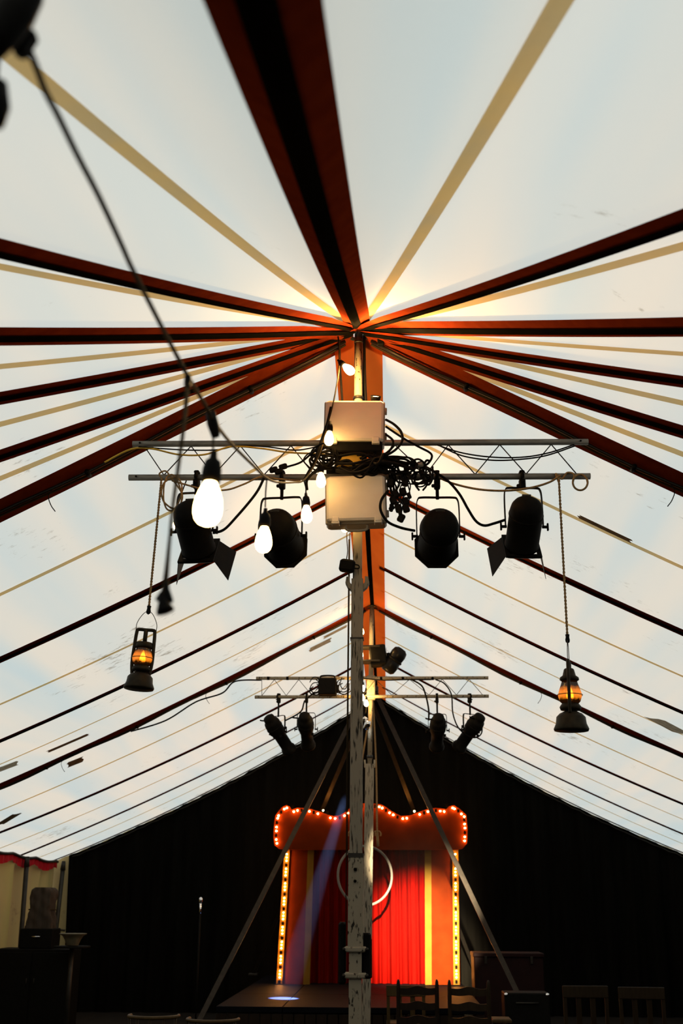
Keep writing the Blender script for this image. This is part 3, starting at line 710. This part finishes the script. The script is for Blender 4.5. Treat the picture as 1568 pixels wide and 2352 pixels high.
lantern('old tin lantern with open-topped frame on the left rope, flame lit', (371,1098), (341,1404), .12, (.0,.06), YF-.06, .93, tx=.88, tr=.0105, low=True)
lantern('bell-based oil lantern on the right rope, globe glowing', (1283,1098), (1303,1470), 1.35, (0.02,-.02), YF-.06, 1.04)
# rope hitches and spare coils on the truss ends
def ropeobj(pts, r, label, k=8, m=ROPE, cat='rope', name='hemp_rope', closed=False): return solo(name, MB().tube(spl(pts, k, closed), r, 7), m, label, cat)
loops = []
for i in range(34):
    a = i*2*PI/12; g = 1+.12*math.sin(i*1.3); loops.append(at(395+22*g*math.cos(a), 1132+38*g*math.sin(a), YF-.05+.01*math.sin(i)))
ropeobj(pxs([(372,1100,YF-.03),(366,1088,YF-.03),(380,1082,YF-.03),(392,1096,YF-.04)])+loops, .005, 'spare hemp rope coiled at the left end of the front truss')
loops = []
for i in range(16):
    a = PI+i*2*PI/10; loops.append(at(1332+17*math.cos(a), 1108+18*math.sin(a), YF-.04+.008*math.sin(i)))
ropeobj(pxs([(1283,1108,YF-.03),(1276,1088,YF-.02),(1290,1100,YF-.03),(1302,1086,YF-.02),(1318,1090,YF-.03)])+loops, .006, 'hemp rope hitched and looped at the right end of the front truss')
ropeobj(pxs([(1010,1098,YF-.03),(1045,1112,YF-.04),(1100,1124,YF-.05),(1160,1127,YF-.05),(1215,1121,YF-.05),(1260,1108,YF-.04),(1286,1092,YF-.03)]), .0065, 'brown rope sagging under the right half of the front truss')
ropeobj(pxs([(395,1104,YF-.03),(430,1114,YF-.05),(470,1124,YF-.06),(520,1125,YF-.06),(560,1112,YF-.05),(600,1095,YF-.04),(640,1100,YF-.04),(690,1105,YF-.05)]), .0055, 'brown rope sagging under the left half of the front truss')

# ------------------------------------------------------------------ cables
def cable(pts, r, label, m=RUB, cat='cable', name='cable'): return ropeobj(pts, r, label, 8, m, cat, name)
cable(pxs([(1004,1022,YF-.01),(1060,1040,YF-.02),(1130,1050,YF-.02),(1200,1050,YF-.02),(1260,1040,YF-.02),(1318,1021,YF-.01)]), .0045, 'upper of two black cables sagging under the right top pipe of the front truss')
cable(pxs([(1010,1024,YF-.02),(1062,1047,YF-.03),(1130,1057,YF-.03),(1195,1055,YF-.03),(1255,1046,YF-.03),(1320,1024,YF-.02)]), .0045, 'lower of two black cables sagging under the right top pipe of the front truss')
cable(pxs([(240,1062,YF+.0),(300,1032,YF-.01),(350,1031,YF-.02),(410,1044,YF-.03),(470,1044,YF-.03),(530,1026,YF-.02),(600,1030,YF-.02),(660,1039,YF-.02),(720,1042,YF-.03),(770,1046,YF-.04)]), .0055, 'yellow cable slung under the left top pipe of the front truss', YEL)
cable(pxs([(318,1026,YF-.02),(380,1031,YF-.02),(440,1034,YF-.02),(500,1033,YF-.02),(545,1024,YF-.02),(610,1026,YF-.02),(680,1034,YF-.03),(735,1024,YF-.03)]), .0042, 'black cable slung under the left top pipe of the front truss')
cable(pxs([(490,1224,YL+.02),(515,1216,YL-.04),(545,1185,YL-.05),(575,1150,YL-.05),(593,1125,YL-.04),(606,1098,YL-.03)]), .008, 'thick black cable from the left barn-door lamp up to the truss')
cable(pxs([(971,1069,YF-.05),(1000,1085,YF-.06),(1030,1106,YF-.06),(1055,1135,YF-.05),(1075,1170,YF-.04),(1093,1197,YF-.03),(1112,1207,YF-.02),(1135,1202,YF-.01),(1160,1194,YF)]), .008, 'thick black cable from the tangle to the right barn-door lamp')
cable(pxs([(891,1127,5.86),(876,1148,5.82),(874,1172,5.82),(890,1198,5.86),(920,1212,5.92),(952,1219,5.98)]), .008, 'thick black cable looping from the lower case to the lamp right of it')
# the tangle of leads where truss and pole meet
tg = thing('cable_tangle', 'black tangle of cables and plugs between the two putty-grey cases', 'cables', at(820,1070,5.85))
def tcable(px, r=.0055, m=RUB, n=8): MB().tube(spl(pxs(px), n), r, 6).build('cable', m, tg)
tcable([(886,964,5.9),(905,975,5.86),(921,993,5.84),(922,1016,5.82),(898,1040,5.82),(850,1059,5.82),(806,1076,5.82)], .008)
tcable([(886,980,5.9),(925,1006,5.86),(959,1025,5.86),(990,1043,5.88),(985,1062,5.9),(965,1076,5.92)], .007)
tcable([(886,998,5.9),(902,1012,5.85),(898,1030,5.84),(880,1046,5.84),(860,1060,5.84)], .007)
tcable([(660,1072,5.95),(690,1062,5.9),(715,1042,5.86),(735,1028,5.85),(748,1020,5.86)], .006)
tcable([(697,1105,5.9),(708,1085,5.86),(722,1060,5.84),(732,1030,5.84),(742,1000,5.84),(752,970,5.84),(760,935,5.84)], .009)
tcable([(705,1125,5.9),(704,1105,5.86),(715,1090,5.84),(732,1075,5.84),(745,1060,5.84)], .008)
for i in range(16):                                       # loops left of the pole
    cx, cy = random.uniform(725,762), random.uniform(1035,1062); rx, ry = random.uniform(14,34), random.uniform(10,26); a = random.uniform(0,6.28); yy = random.uniform(5.80,5.92)
    tcable([(cx+rx*math.cos(a+j*.95), cy+ry*math.sin(a+j*.95), yy+random.uniform(-.02,.02)) for j in range(random.randint(4,8))], random.choice((.0045,.0055,.007)), n=6)
for i in range(22):                                       # leads running over the lower case
    x0 = random.uniform(770,860); x1 = random.uniform(850,960); y0, y1 = random.uniform(1045,1086), random.uniform(1050,1092); yy = random.uniform(5.80,5.96)
    tcable([(x0,y0,yy),(lerp(x0,x1,.35),y0+random.uniform(-14,14),yy-.02),(lerp(x0,x1,.7),y1+random.uniform(-16,10),yy),(x1,y1,yy+.03)], random.choice((.006,.008,.010)), n=6)
for i in range(18):                                       # loops right of the pole
    cx, cy = random.uniform(915,985), random.uniform(1065,1105); rx, ry = random.uniform(10,28), random.uniform(10,30); a = random.uniform(0,6.28); yy = random.uniform(5.86,6.0)
    tcable([(cx+rx*math.cos(a+j*.95), cy+ry*math.sin(a+j*.95), yy+random.uniform(-.02,.02)) for j in range(random.randint(4,8))], random.choice((.0045,.006,.007)), n=6)
for i in range(16):                                       # leads hanging beside the lower case
    x0 = random.uniform(892,935); yy = random.uniform(5.88,5.98); L = random.uniform(40,95); y0 = random.uniform(1065,1100); dx = random.uniform(-14,14)
    tcable([(x0,y0,yy),(x0+dx*.5+random.uniform(-7,7),y0+L*.35,yy),(x0+dx+random.uniform(-7,7),y0+L*.7,yy),(x0+dx,y0+L,yy)], .004, n=5)
    if i % 2 == 0: MB().bbox(at(x0+dx,y0+L+6,yy), (.022,.02,.036), .005, Matrix.Rotation(random.uniform(-.5,.5),3,'Y')).build('plug', RUB, tg)
for (px, py) in ((903,1150),(915,1168),(921,1190),(931,1152),(908,1135),(925,1130),(932,1168),(896,1110),(930,1108),(950,1068)):
    MB().bbox(at(px,py,5.9), (.038,.03,.045), .006, Matrix.Rotation(random.uniform(-.6,.6),3,'Y')).build('plug', RUB, tg)
for (px, py) in ((628,1079),(650,1072),(640,1083)): MB().bbox(at(px,py,YF-.05), (.05,.03,.028), .006, Matrix.Rotation(-.3,3,'Y')).build('plug', RUB, tg)
MB().tube(pxs([(957,1070,5.9),(970,1066,5.88)]), .014, 10).build('taped_joint', CASED, tg)
MB().bbox(at(800,1055,5.95), (.16,.03,.10), .006).build('junction_box', mat('yellow_junction_box', (.45,.27,.04), (.38,.22,.03), rough=.5), tg)
MB().bbox(at(818,1030,5.93), (.30,.08,.07), .008).build('splitter_box', BLK, tg)

# guy conduits along the big ribs
def conduit(Y, sd, x1, label, off=.05):
    pts = [Vector((AX+sd*x, Y+.0, roof(AX+sd*x, Y)-off-.012*math.sin(x*5))) for x in np.linspace(.08, x1, 26)]
    t = thing('wire_rope', label, 'wire rope', pts[0])
    MB().tube(pts, .011, 6).build('strand', STEELB, t); MB().tube([p+Vector((0,.035,-.005)) for p in pts], .007, 6).build('strand', OLIVE, t)
    for i in range(3, 26, 5):
        p = pts[i]; MB().tube([p+Vector((0,-.016,0)), p+Vector((0,.05,0))], .017, 6).build('tie', RUB, t)
    for i in (9, 17):
        p = pts[i]; MB().tube(spl([p, p+Vector((.03*sd,0,-.05)), p+Vector((.01*sd,0,-.11)), p+Vector((-.02*sd,0,-.15))],4), .003, 5).build('loose_tie_end', RUB, t)
conduit(Y1+.01, -1, 4.9, 'wire rope and lead along the front left red rib to the king pole')
conduit(Y1+.01, 1, 4.9, 'wire rope and lead along the front right red rib to the king pole')
conduit(Y2, -1, 5.2, 'wire rope and lead along the rear left red rib to the rear pole')
conduit(Y2, 1, 5.2, 'wire rope and lead along the rear right red rib to the rear pole')
q = at(874, 783, Y1-.02); t = thing('cable_block', 'small black block hanging right beside the top of the front pole', 'hardware', q)
MB().bbox(q, (.042,.03,.062), .005).build('block_body', BLK, t); MB().tube([q+Vector((0,0,.03)), q+Vector((-.005,0,.10))], .004, 6).build('hanger', STEEL, t)
cable(pxs([(779,770,Y1-.02),(780,830,Y1),(783,880,Y1+.02),(786,925,Y1+.02)]), .007, 'dark lead dropping from the tent peak to the upper case', RUB)
cable(pxs([(836,770,Y1+.03),(837,850,Y1+.03),(840,925,Y1+.03)]), .009, 'dark strut lead close behind the front pole, right side', RUB)
# cables of the rear truss lamps
cable(pxs([(300,1680,12.6),(380,1655,12.7),(450,1612,12.8),(510,1592,12.8),(540,1565,12.8),(600,1562,YR)]), .009, 'black cable running from the left ribs to the rear truss')
cable(pxs([(655,1655,YR),(690,1635,YR-.04),(700,1610,YR-.05),(722,1590,YR-.06)]), .009, 'black cable between the two left profile spotlights and the dimmer')
cable(pxs([(945,1561,YR-.02),(968,1575,YR-.04),(978,1600,YR-.05),(984,1630,YR-.04),(984,1655,YR-.02)]), .010, 'black cable down to the upright profile spotlight on the right')
cable(pxs([(1000,1561,YR-.02),(1020,1570,YR-.04),(1036,1595,YR-.05),(1040,1640,YR-.06),(1055,1675,YR-.06),(1085,1694,YR-.06),(1105,1685,YR-.05),(1106,1655,YR-.03)]), .008, 'black cable with a yellow plug looping to the rightmost profile spotlight')
cable(pxs([(830,1558,YR-.03),(880,1562,YR-.03),(930,1561,YR-.03),(990,1561,YR-.03)]), .008, 'black cable along the right top pipe of the rear truss')

# ------------------------------------------------------------------ stage
YP = 17.0
zd = at(850, 2262, YP)[2]
xl, xr = at(548, 2290, 15.5)[0], at(1066, 2290, 17)[0]
yf = 13.45
stage = thing('stage', 'low dark stage deck in front of the lit booth', 'stage', ((xl+xr)/2, yf, 0))
nx = 4
for i in range(nx):
    for j in range(3):
        x0, x1 = lerp(xl,xr,i/nx), lerp(xl,xr,(i+1)/nx); y0, y1 = lerp(yf,18.9,j/3), lerp(yf,18.9,(j+1)/3)
        MB().bbox(((x0+x1)/2,(y0+y1)/2,zd-.03), (x1-x0-.008,y1-y0-.008,.06), .004).build('deck_panel', DECK, stage)
fp = MB()
for i in range(24):
    x0 = lerp(xl, xr, (i+.5)/24); fp.bbox((x0, yf+.03, (zd-.07)/2), ((xr-xl)/24-.01,.03,zd-.08), .004)
fp.build('front_skirt', WOODD, stage)
booth = thing('stage_booth', 'orange proscenium booth outlined with amber lights around a red curtain', 'stage front', (at(850,2262,YP)[0], YP, zd))
def pxp(px, py, Y): p = at(px, py, Y); return (p[0], p[2])
hdr = [(655,1952),(641,1950),(631,1942),(628,1925),(630,1890),(633,1873),(641,1862),(650,1853),(658,1850),(666,1853),(670,1860),(682,1856),(697,1856),(716,1859),(736,1865),(751,1871),(766,1875),(780,1873),(791,1867),(801,1859),(812,1851),(828,1846),(850,1845),(873,1848),(884,1853),(900,1864),(921,1875),(942,1873),(960,1866),(980,1859),(1000,1856),(1024,1859),(1031,1852),(1041,1850),(1055,1858),(1070,1872),(1073,1903),(1072,1938),(1062,1949),(1050,1952)]
YH = YP-.14
poly = [pxp(x, y, YH) for x, y in hdr]
Mh = Matrix.Translation((0, YH, 0))
header = MB().prism(poly, .08, Mh).build('scalloped_header', TERRA, booth)
def panel(x0t, x1t, x0b, x1b, yt, yb, Y, th, name, m):
    pl = [pxp(x0t,yt,Y), pxp(x1t,yt,Y), pxp(x1b,yb,Y), pxp(x0b,yb,Y)]
    return MB().prism(pl[::-1], th, Matrix.Translation((0,Y,0))).build(name, m, booth)
panel(652,712,634,704,1945,2262,YP,.04,'side_panel',TERRA)
panel(985,1052,986,1056,1945,2262,YP,.04,'side_panel',TERRA)
panel(707,721,696,711,1945,2262,YP-.03,.03,'yellow_trim',TRIM)
panel(975,990,976,991,1945,2262,YP-.03,.03,'yellow_trim',TRIM)
ls = panel(653,666,634,648,1945,2262,YP-.03,.03,'light_strip',TRIM)
rs = panel(1038,1052,1041,1055,1945,2262,YP-.03,.03,'light_strip',TRIM)
def led(px, py, Y, parent, s=.010):
    MB().lathe([(0,-s),(s*.8,-s*.6),(s,0),(s*.8,s*.6),(0,s)], 8, Matrix.Translation(at(px, py, Y))).build('amber_led', LEDM, parent)
def clip(px, py, Y, parent): MB().bbox(at(px, py, Y), (.03,.02,.045), .004).build('wire_clip', CORE, parent)
for strip, f in ((ls, lambda y: lerp(659.5, 641, (y-1945)/317)), (rs, lambda y: lerp(1045, 1048, (y-1945)/317))):
    y = 1962
    while y < 2256:
        for k in (0, 7.5, 15): led(f(y+k), y+k, YP-.072, strip, .011)
        clip(f(y+24), y+25, YP-.055, strip); y += 33.5
# lights round the header: a pair, a clip, a pair
hp = [Vector((x, y)) for x, y in hdr][2:-2]; ctr = Vector((850, 1905))
seg = [0]
for i in range(1, len(hp)): seg.append(seg[-1]+(hp[i]-hp[i-1]).length)
s = 4; k = 0
while s < seg[-1]-4:
    i = max(j for j in range(len(seg)) if seg[j] <= s); i = min(i, len(hp)-2)
    q = hp[i].lerp(hp[i+1], (s-seg[i])/(seg[i+1]-seg[i])); tdir = (hp[i+1]-hp[i]).normalized()
    n = Vector((-tdir[1], tdir[0])); n = n if n.dot(ctr-q) > 0 else -n
    q = q + n*5.5
    if k % 3 == 2: clip(q[0], q[1], YH-.06, header); s += 10
    else: led(q[0], q[1], YH-.072, header, .013); s += (9 if k % 3 == 0 else 11)
    k += 1
# red curtain
def curtain(x0, x1, label, ph):
    p0, p1 = at(x0, 2262, YP+.18), at(x1, 2262, YP+.18); zt = at(850, 1930, YP+.18)[2]
    def fn(u, v):
        x = lerp(p0[0], p1[0], u); a = .045*(.5+.5*v)
        return Vector((x, YP+.20 + a*math.sin(x*52+ph) + .025*math.sin(x*23+1.3+ph) + .012*math.sin(x*97), lerp(zt, zd+.004, v)))
    return solo('stage_curtain', MB().grid(fn, 170, 10), VELV, label, 'curtain', (p0[0], YP+.2, zd), 'red curtains of the stage booth')
curtain(700, 838, 'unlit left half of the red stage curtain, left of the poles', 0)
curtain(836, 992, 'brightly lit right half of the red stage curtain, right of the poles', 1.1)

# ------------------------------------------------------------------ aerial rig: four-legged stand with hoop
apx = at(856, 1584, 15.9)
rig = thing('aerial_rig', 'tall four-legged stand of flat steel bars straddling the lit booth', 'rig', (apx[0], apx[1], zd))
def leg(a, b, zend, wd):
    p0, p1 = at(*a), at(*b); d = p1-p0; e_ = p0 + d*((zend-p0[2])/d[2])
    MB().bar(p0, e_, wd, .03, (0,1,0)).build('leg', STEELB, rig)
    MB().bbox((e_[0],e_[1],zend+.015), (.14,.14,.03), .006).build('foot', STEEL, rig)
leg((842,1582,15.85), (510,2240,14.3), .0, .060); leg((864,1594,15.85), (1152,2205,14.3), .0, .060)
leg((850,1597,15.95), (740,1860,17.1), zd, .055); leg((850,1600,15.95), (948,1857,17.1), zd, .055)
MB().bbox(apx, (.16,.16,.10), .02).build('apex_plate', STEEL, rig)
MB().tube([apx-Vector((0,0,.04)), apx-Vector((0,0,.12))], .02, 8).build('swivel', STEELB, rig)
YO = 15.9
hc = at(838, 2011, YO); hr = (at(900,2011,YO)-at(777,2011,YO)).length/2; hv = (at(838,1943,YO)-at(838,2079,YO)).length/2
hoop = thing('aerial_hoop', 'white taped aerial hoop hanging in front of the red curtain', 'hoop', hc-Vector((0,0,hv)))
ang = math.acos(min(1, hr/hv))
pts = [hc + Vector((hv*math.cos(a)*math.cos(ang), hv*math.cos(a)*math.sin(ang), hv*math.sin(a))) for a in [2*PI*i/64 for i in range(64)]]
MB().tube(pts, .017, 10, True).build('ring', WHITER, hoop)
for px in (868, 806):
    top = at(px, 1944, YO); k = at(px-(2 if px>840 else -2), 1912, YO)
    rp = MB().tube(spl([top, k, lerp(k, apx-Vector((0,0,.1)), .5)+Vector((.015 if px>840 else -.015,0,0)), apx-Vector((0,0,.12))], 8), .012, 7).build('rope', ROPE, hoop)
    kn = MB()
    for i in range(9):
        a = i*2*PI/9; kn.tube(spl([k, k+Vector((.03*math.cos(a), .02*math.sin(a), .02)), k+Vector((.055*math.cos(a), .03*math.sin(a), -.015)), k+Vector((.05*math.cos(a), .03*math.sin(a), -.05))],3), .006, 5)
    kn.build('frayed_knot', ROPE, rp)
    MB().tube([top, k], .018, 8).build('rope_whipping', ROPE, rp)

# ------------------------------------------------------------------ seats and clutter in the dark
def ladder_chair(label, px, Y, rot, m):
    x = at(px, 2250, Y)[0]; t = thing('ladder_back_chair', label, 'chair', (x, Y, 0), (0,0,rot), group='ladder-back chairs before the stage')
    W, H = .195, .95
    for sd in (-1, 1):
        MB().tube([(sd*W,-.2,0),(sd*W,-.2,.45),(sd*W,-.235,H-.08),(sd*W,-.24,H-.02),(sd*W,-.24,H)], [.018,.022,.021,.015,.008], 10).build('back_post', m, t, True)
        MB().tube([(sd*W,.2,0),(sd*W,.2,.47)], .02, 10).build('leg', m, t, True)
        MB().tube([(sd*W,-.2,.2),(sd*W,.2,.2)], .011, 8).build('side_rung', m, t, True)
    for k, z in enumerate((.83, .69, .56)):
        n = 14; up = [(lerp(-W,W,i/n), z+.035+.018*math.sin(PI*i/n)**2+.006*math.cos(4*PI*i/n)) for i in range(n+1)]
        dn = [(lerp(-W,W,i/n), z-.02-.010*abs(math.sin(2*PI*i/n))) for i in range(n+1)]
        MB().prism(up[::-1]+dn, .016, Matrix.Translation((0,-.225,0))).build('back_slat', m, t, True)
    for y, z in ((.2,.28),(-.2,.25)): MB().tube([(-W,y,z),(W,y,z)], .012, 8).build('front_rung', m, t, True)
    MB().bbox((0,0,.455), (.43,.43,.035), .012).build('rush_seat', RUSH, t, True)
ladder_chair('near-black ladder-back chair in front of the lit red curtain', 955, 12.45, .04, WOODD)
ladder_chair('olive-brown ladder-back chair to the right of the near-black one', 1075, 12.4, -.05, WOODM)
def board_chair(label, px, Y, rot, m, H, W=.21):
    x = at(px, 2280, Y)[0]; t = thing('board_back_chair', label, 'chair', (x, Y, 0), (0,0,rot), group='board-back chairs before the stage')
    for sd in (-1, 1):
        MB().bar((sd*(W-.025),-.2,0), (sd*(W-.02),-.24,H-.02), .034, .028, (0,1,0)).build('back_post', m, t, True)
        MB().bar((sd*(W-.025),.2,0), (sd*(W-.025),.2,.44), .034, .034, (0,1,0)).build('leg', m, t, True)
        MB().bar((sd*(W-.025),-.2,.2), (sd*(W-.025),.2,.2), .02, .02).build('side_rung', m, t, True)
    MB().bbox((0,-.245,H-.055), (2*W,.022,.11), .006).build('top_board', m, t, True)
    for sx in (-.07, .07): MB().bar((sx,-.215,.46), (sx,-.237,H-.1), .05, .012, (0,1,0)).build('back_splat', m, t, True)
    MB().bbox((0,0,.45), (.42,.42,.03), .008).build('seat', m, t, True)
def topz(py, Y): return at(850, py, Y)[2]
board_chair('pale wooden chair half hidden behind the near-black ladder-back chair', 931, 13.2, 0, WOODY, topz(2259,13.2))
board_chair('brown board-back chair at lower right, the nearer to the trunk', 1332, 12.2, .05, WOODM, topz(2256,12.2), .225)
board_chair('brown board-back chair at lower right, the nearer to the frame edge', 1463, 12.2, -.04, WOODM, topz(2258,12.2), .225)
def bent_chair(label, px, py, Y, wpx, rot):
    p = at(px, py, Y); W = (at(px+wpx/2, py, Y)-at(px-wpx/2, py, Y)).length/2; H = p[2]
    t = thing('round_back_chair', label, 'chair', (p[0], Y, 0), (0,0,rot), group='round-backed chairs at lower left')
    arc = [(W*math.cos(a), -.05-W*.95*math.sin(a), H-.012) for a in np.linspace(-.25, PI+.25, 22)]
    MB().tube(arc, .014, 8).build('back_rail', WOODY, t, True)
    for a in (.35, 1.0, 1.57, 2.14, 2.8): MB().tube([(W*.82*math.cos(a), -.03-W*.80*math.sin(a), .45), (W*math.cos(a), -.05-W*.95*math.sin(a), H-.015)], .010, 8).build('spindle', WOODM, t, True)
    MB().lathe([(0,.43),(W*.9,.43),(W*.92,.445),(W*.9,.46),(0,.462)], 24).build('seat', WOODM, t, True)
    for sx in (-1,1):
        for sy in (-1,1): MB().tube([(sx*.14,sy*.14,.44),(sx*.19,sy*.19,0)], [.016,.012], 8).build('leg', WOODM, t, True)
bent_chair('round-backed wooden chair at the bottom, further left of the pair', 356, 2328, 9.4, 112, .03)
bent_chair('round-backed wooden chair at the bottom, further right of the pair', 492, 2336, 9.4, 116, -.05)
# sheeted stack at lower left
def blob(u, v):
    a = 2*PI*u; z = v
    w_ = lerp(.205,.19,min(1,z*2.2)) if z < .45 else lerp(.175,.19,(z-.45)/.4) if z < .85 else .19*(1-((z-.85)/.15)**3*.35)
    if z < .45: w_ = lerp(.215,.165,(z/.45)**2)
    elif z < .55: w_ = lerp(.165,.182,(z-.45)/.1)
    ca, sa = math.cos(a), math.sin(a); sq = 1/max(abs(ca),abs(sa))**.75
    fold = 1+.06*math.sin(7*a+3*z)+.045*math.sin(13*a-9*z)+.03*math.sin(5*a+21*z)
    return Vector((w_*sq*ca*fold*.86, .16*sq*sa*fold, .54*z))
Ys = 16.4
p = at(94, 2132, Ys); bx = thing('sheeted_stack', 'tall shape under a brown dust sheet by the left wall', 'covered object', p)
m = MB().grid(blob, 48, 18); m.add([blob(i/48, 1) for i in range(48)], [tuple(range(48))]); m.build('dust_sheet', DUST, bx, True)
MB().tube([(.19*math.cos(a),.14*math.sin(a),.245) for a in [2*PI*i/20 for i in range(20)]], .010, 6, True).build('binding_cord', OLIVE, bx, True)
z1 = p[2]; z0 = at(90, 2178, Ys)[2]
t = thing('flight_case', 'black case carrying the sheeted shape by the left wall', 'case', (p[0], Ys, z0))
MB().bbox((0,0,(z1-z0)/2), (.46,.40,z1-z0), .012).build('shell', BLK, t, True)
MB().tube([(-.06,-.21,(z1-z0)*.6),(.06,-.21,(z1-z0)*.6)], .008, 6).build('handle', CHROME, t, True)
t = thing('cupboard', 'large dark cupboard under the black case at lower left', 'cupboard', (at(88,2200,Ys)[0], Ys, 0))
MB().bbox((0,0,z0/2), (1.05,.55,z0), .01).build('body', BLK, t, True)
for sx in (-.26,.26):
    d = MB().bbox((sx,-.28,z0/2), (.50,.02,z0-.08), .005).build('door', BLK, t, True)
    MB().tube([(sx*.2,-.295,z0*.55),(sx*.2,-.295,z0*.65)], .007, 6).build('door_handle', STEELB, d, True)
pb_ = at(166, 2172, 15.8); ph = at(166, 2146, 15.8)[2]-pb_[2]
t = thing('enamel_basin', 'cream flared basin standing beside the sheeted shape', 'basin', pb_)
MB().lathe([(.075,0),(.08,.01),(.105,ph*.5),(.135,ph*.85),(.175,ph),(.178,ph+.008),(.165,ph+.004),(.12,ph*.8),(.07,.02),(0,.02)], 28).build('bowl', CREAM, t, True)
MB().lathe([(.172,ph-.002),(.180,ph+.004),(.180,ph+.012),(.172,ph+.012)], 28).build('rolled_rim', CREAM, t, True)
t = thing('bar_table', 'dark round stand holding the cream basin', 'stand', (pb_[0], pb_[1], 0))
MB().lathe([(0,pb_[2]-.03),(.24,pb_[2]-.03),(.24,pb_[2]-.004),(0,pb_[2]-.004)], 28).build('top', BLK, t, True)
MB().tube([(0,0,.03),(0,0,pb_[2]-.03)], .03, 12).build('column', STEEL, t, True)
MB().lathe([(0,0),(.2,0),(.2,.02),(.03,.04),(0,.04)], 24).build('foot', BLK, t, True)
# microphone on its stand
pm = at(461, 2070, 14.6)
t = thing('microphone_stand', 'chrome microphone glinting on a thin stand in the dark at left', 'microphone', (pm[0], pm[1], 0))
MB().lathe([(0,-.02),(.016,-.018),(.022,.0),(.022,.03),(.014,.045),(0,.048)], 14, Matrix.Translation((0,0,pm[2]))).build('microphone_head', CHROME, t, True)
MB().tube([(0,0,pm[2]-.02),(0,0,pm[2]-.17)], [.013,.009], 10).build('microphone_body', CHROME, t, True)
MB().tube([(0,0,.02),(0,0,pm[2]-.15)], .010, 8).build('stand_tube', BLK, t, True)
MB().lathe([(0,0),(.14,0),(.14,.015),(.02,.03),(0,.03)], 20).build('stand_base', BLK, t, True)
# trunk and drum case at lower right
pt = at(1162, 2186, 16.0); wT = (at(1240,2186,16.0)-at(1084,2186,16.0)).length
t = thing('cabin_trunk', 'dark oxblood trunk standing right of the lit booth', 'trunk', (pt[0], 16.0, 0))
MB().bbox((0,0,pt[2]/2), (wT,.55,pt[2]-.02), .012).build('body', TRUNK, t, True)
MB().bbox((0,-.02,pt[2]-.03), (wT+.02,.56,.05), .008).build('lid_edge', TRUNK, t, True)
for sx in (-.33,.33): MB().bbox((sx*wT,-.30,pt[2]-.09), (.035,.02,.09), .004).build('clasp', STEELB, t, True)
pt = at(1205, 2278, 13.4); wT = (at(1252,2278,13.4)-at(1150,2278,13.4)).length
t = thing('prop_case', 'black case with chrome corners in front of the oxblood trunk', 'case', (pt[0], 13.4, 0))
MB().bbox((0,0,pt[2]/2), (wT,.35,pt[2]), .012).build('shell', BLK, t, True)
for sx in (-1,1):
    for z in (pt[2]-.02,): MB().lathe([(0,-.022),(.02,-.015),(.024,0),(.02,.015),(0,.022)], 10, Matrix.Translation((sx*(wT/2-.02),-.165,z))).build('corner_cap', CHROME, t, True)
MB().tube([(-wT*.25,-.19,pt[2]-.1),(wT*.25,-.19,pt[2]-.1)], .009, 6).build('handle', STEEL, t, True)
pt = at(1150, 2338, 12.75)
t = thing('wooden_stool', 'small brown stool at the bottom, right of the ladder-back chairs', 'stool', (pt[0], 12.75, 0))
MB().bbox((0,0,pt[2]-.02), (.20,.30,.04), .01).build('seat', WOODY, t, True)
for sx in (-1,1):
    for sy in (-1,1): MB().tube([(sx*.07,sy*.11,pt[2]-.04),(sx*.09,sy*.13,0)], .014, 8).build('leg', WOODM, t, True)

# ------------------------------------------------------------------ thin haze over the stage
hz = MB().box((-.35, 15.0, 2.25), (3.4, 3.5, 3.3))
hm = bpy.data.materials.new('stage_haze'); hm.use_nodes = True
N = hm.node_tree.nodes; N.remove(N['Principled BSDF'])
vsn = N.new('ShaderNodeVolumeScatter'); vsn.inputs['Density'].default_value = .0012; vsn.inputs['Anisotropy'].default_value = .3
hm.node_tree.links.new(vsn.outputs[0], N['Material Output'].inputs['Volume'])
o = solo('stage_haze', hz, hm, 'faint haze over the stage that shows the blue-white beam', 'haze', (-.35, 15.0, .62)); o['kind'] = 'stuff'
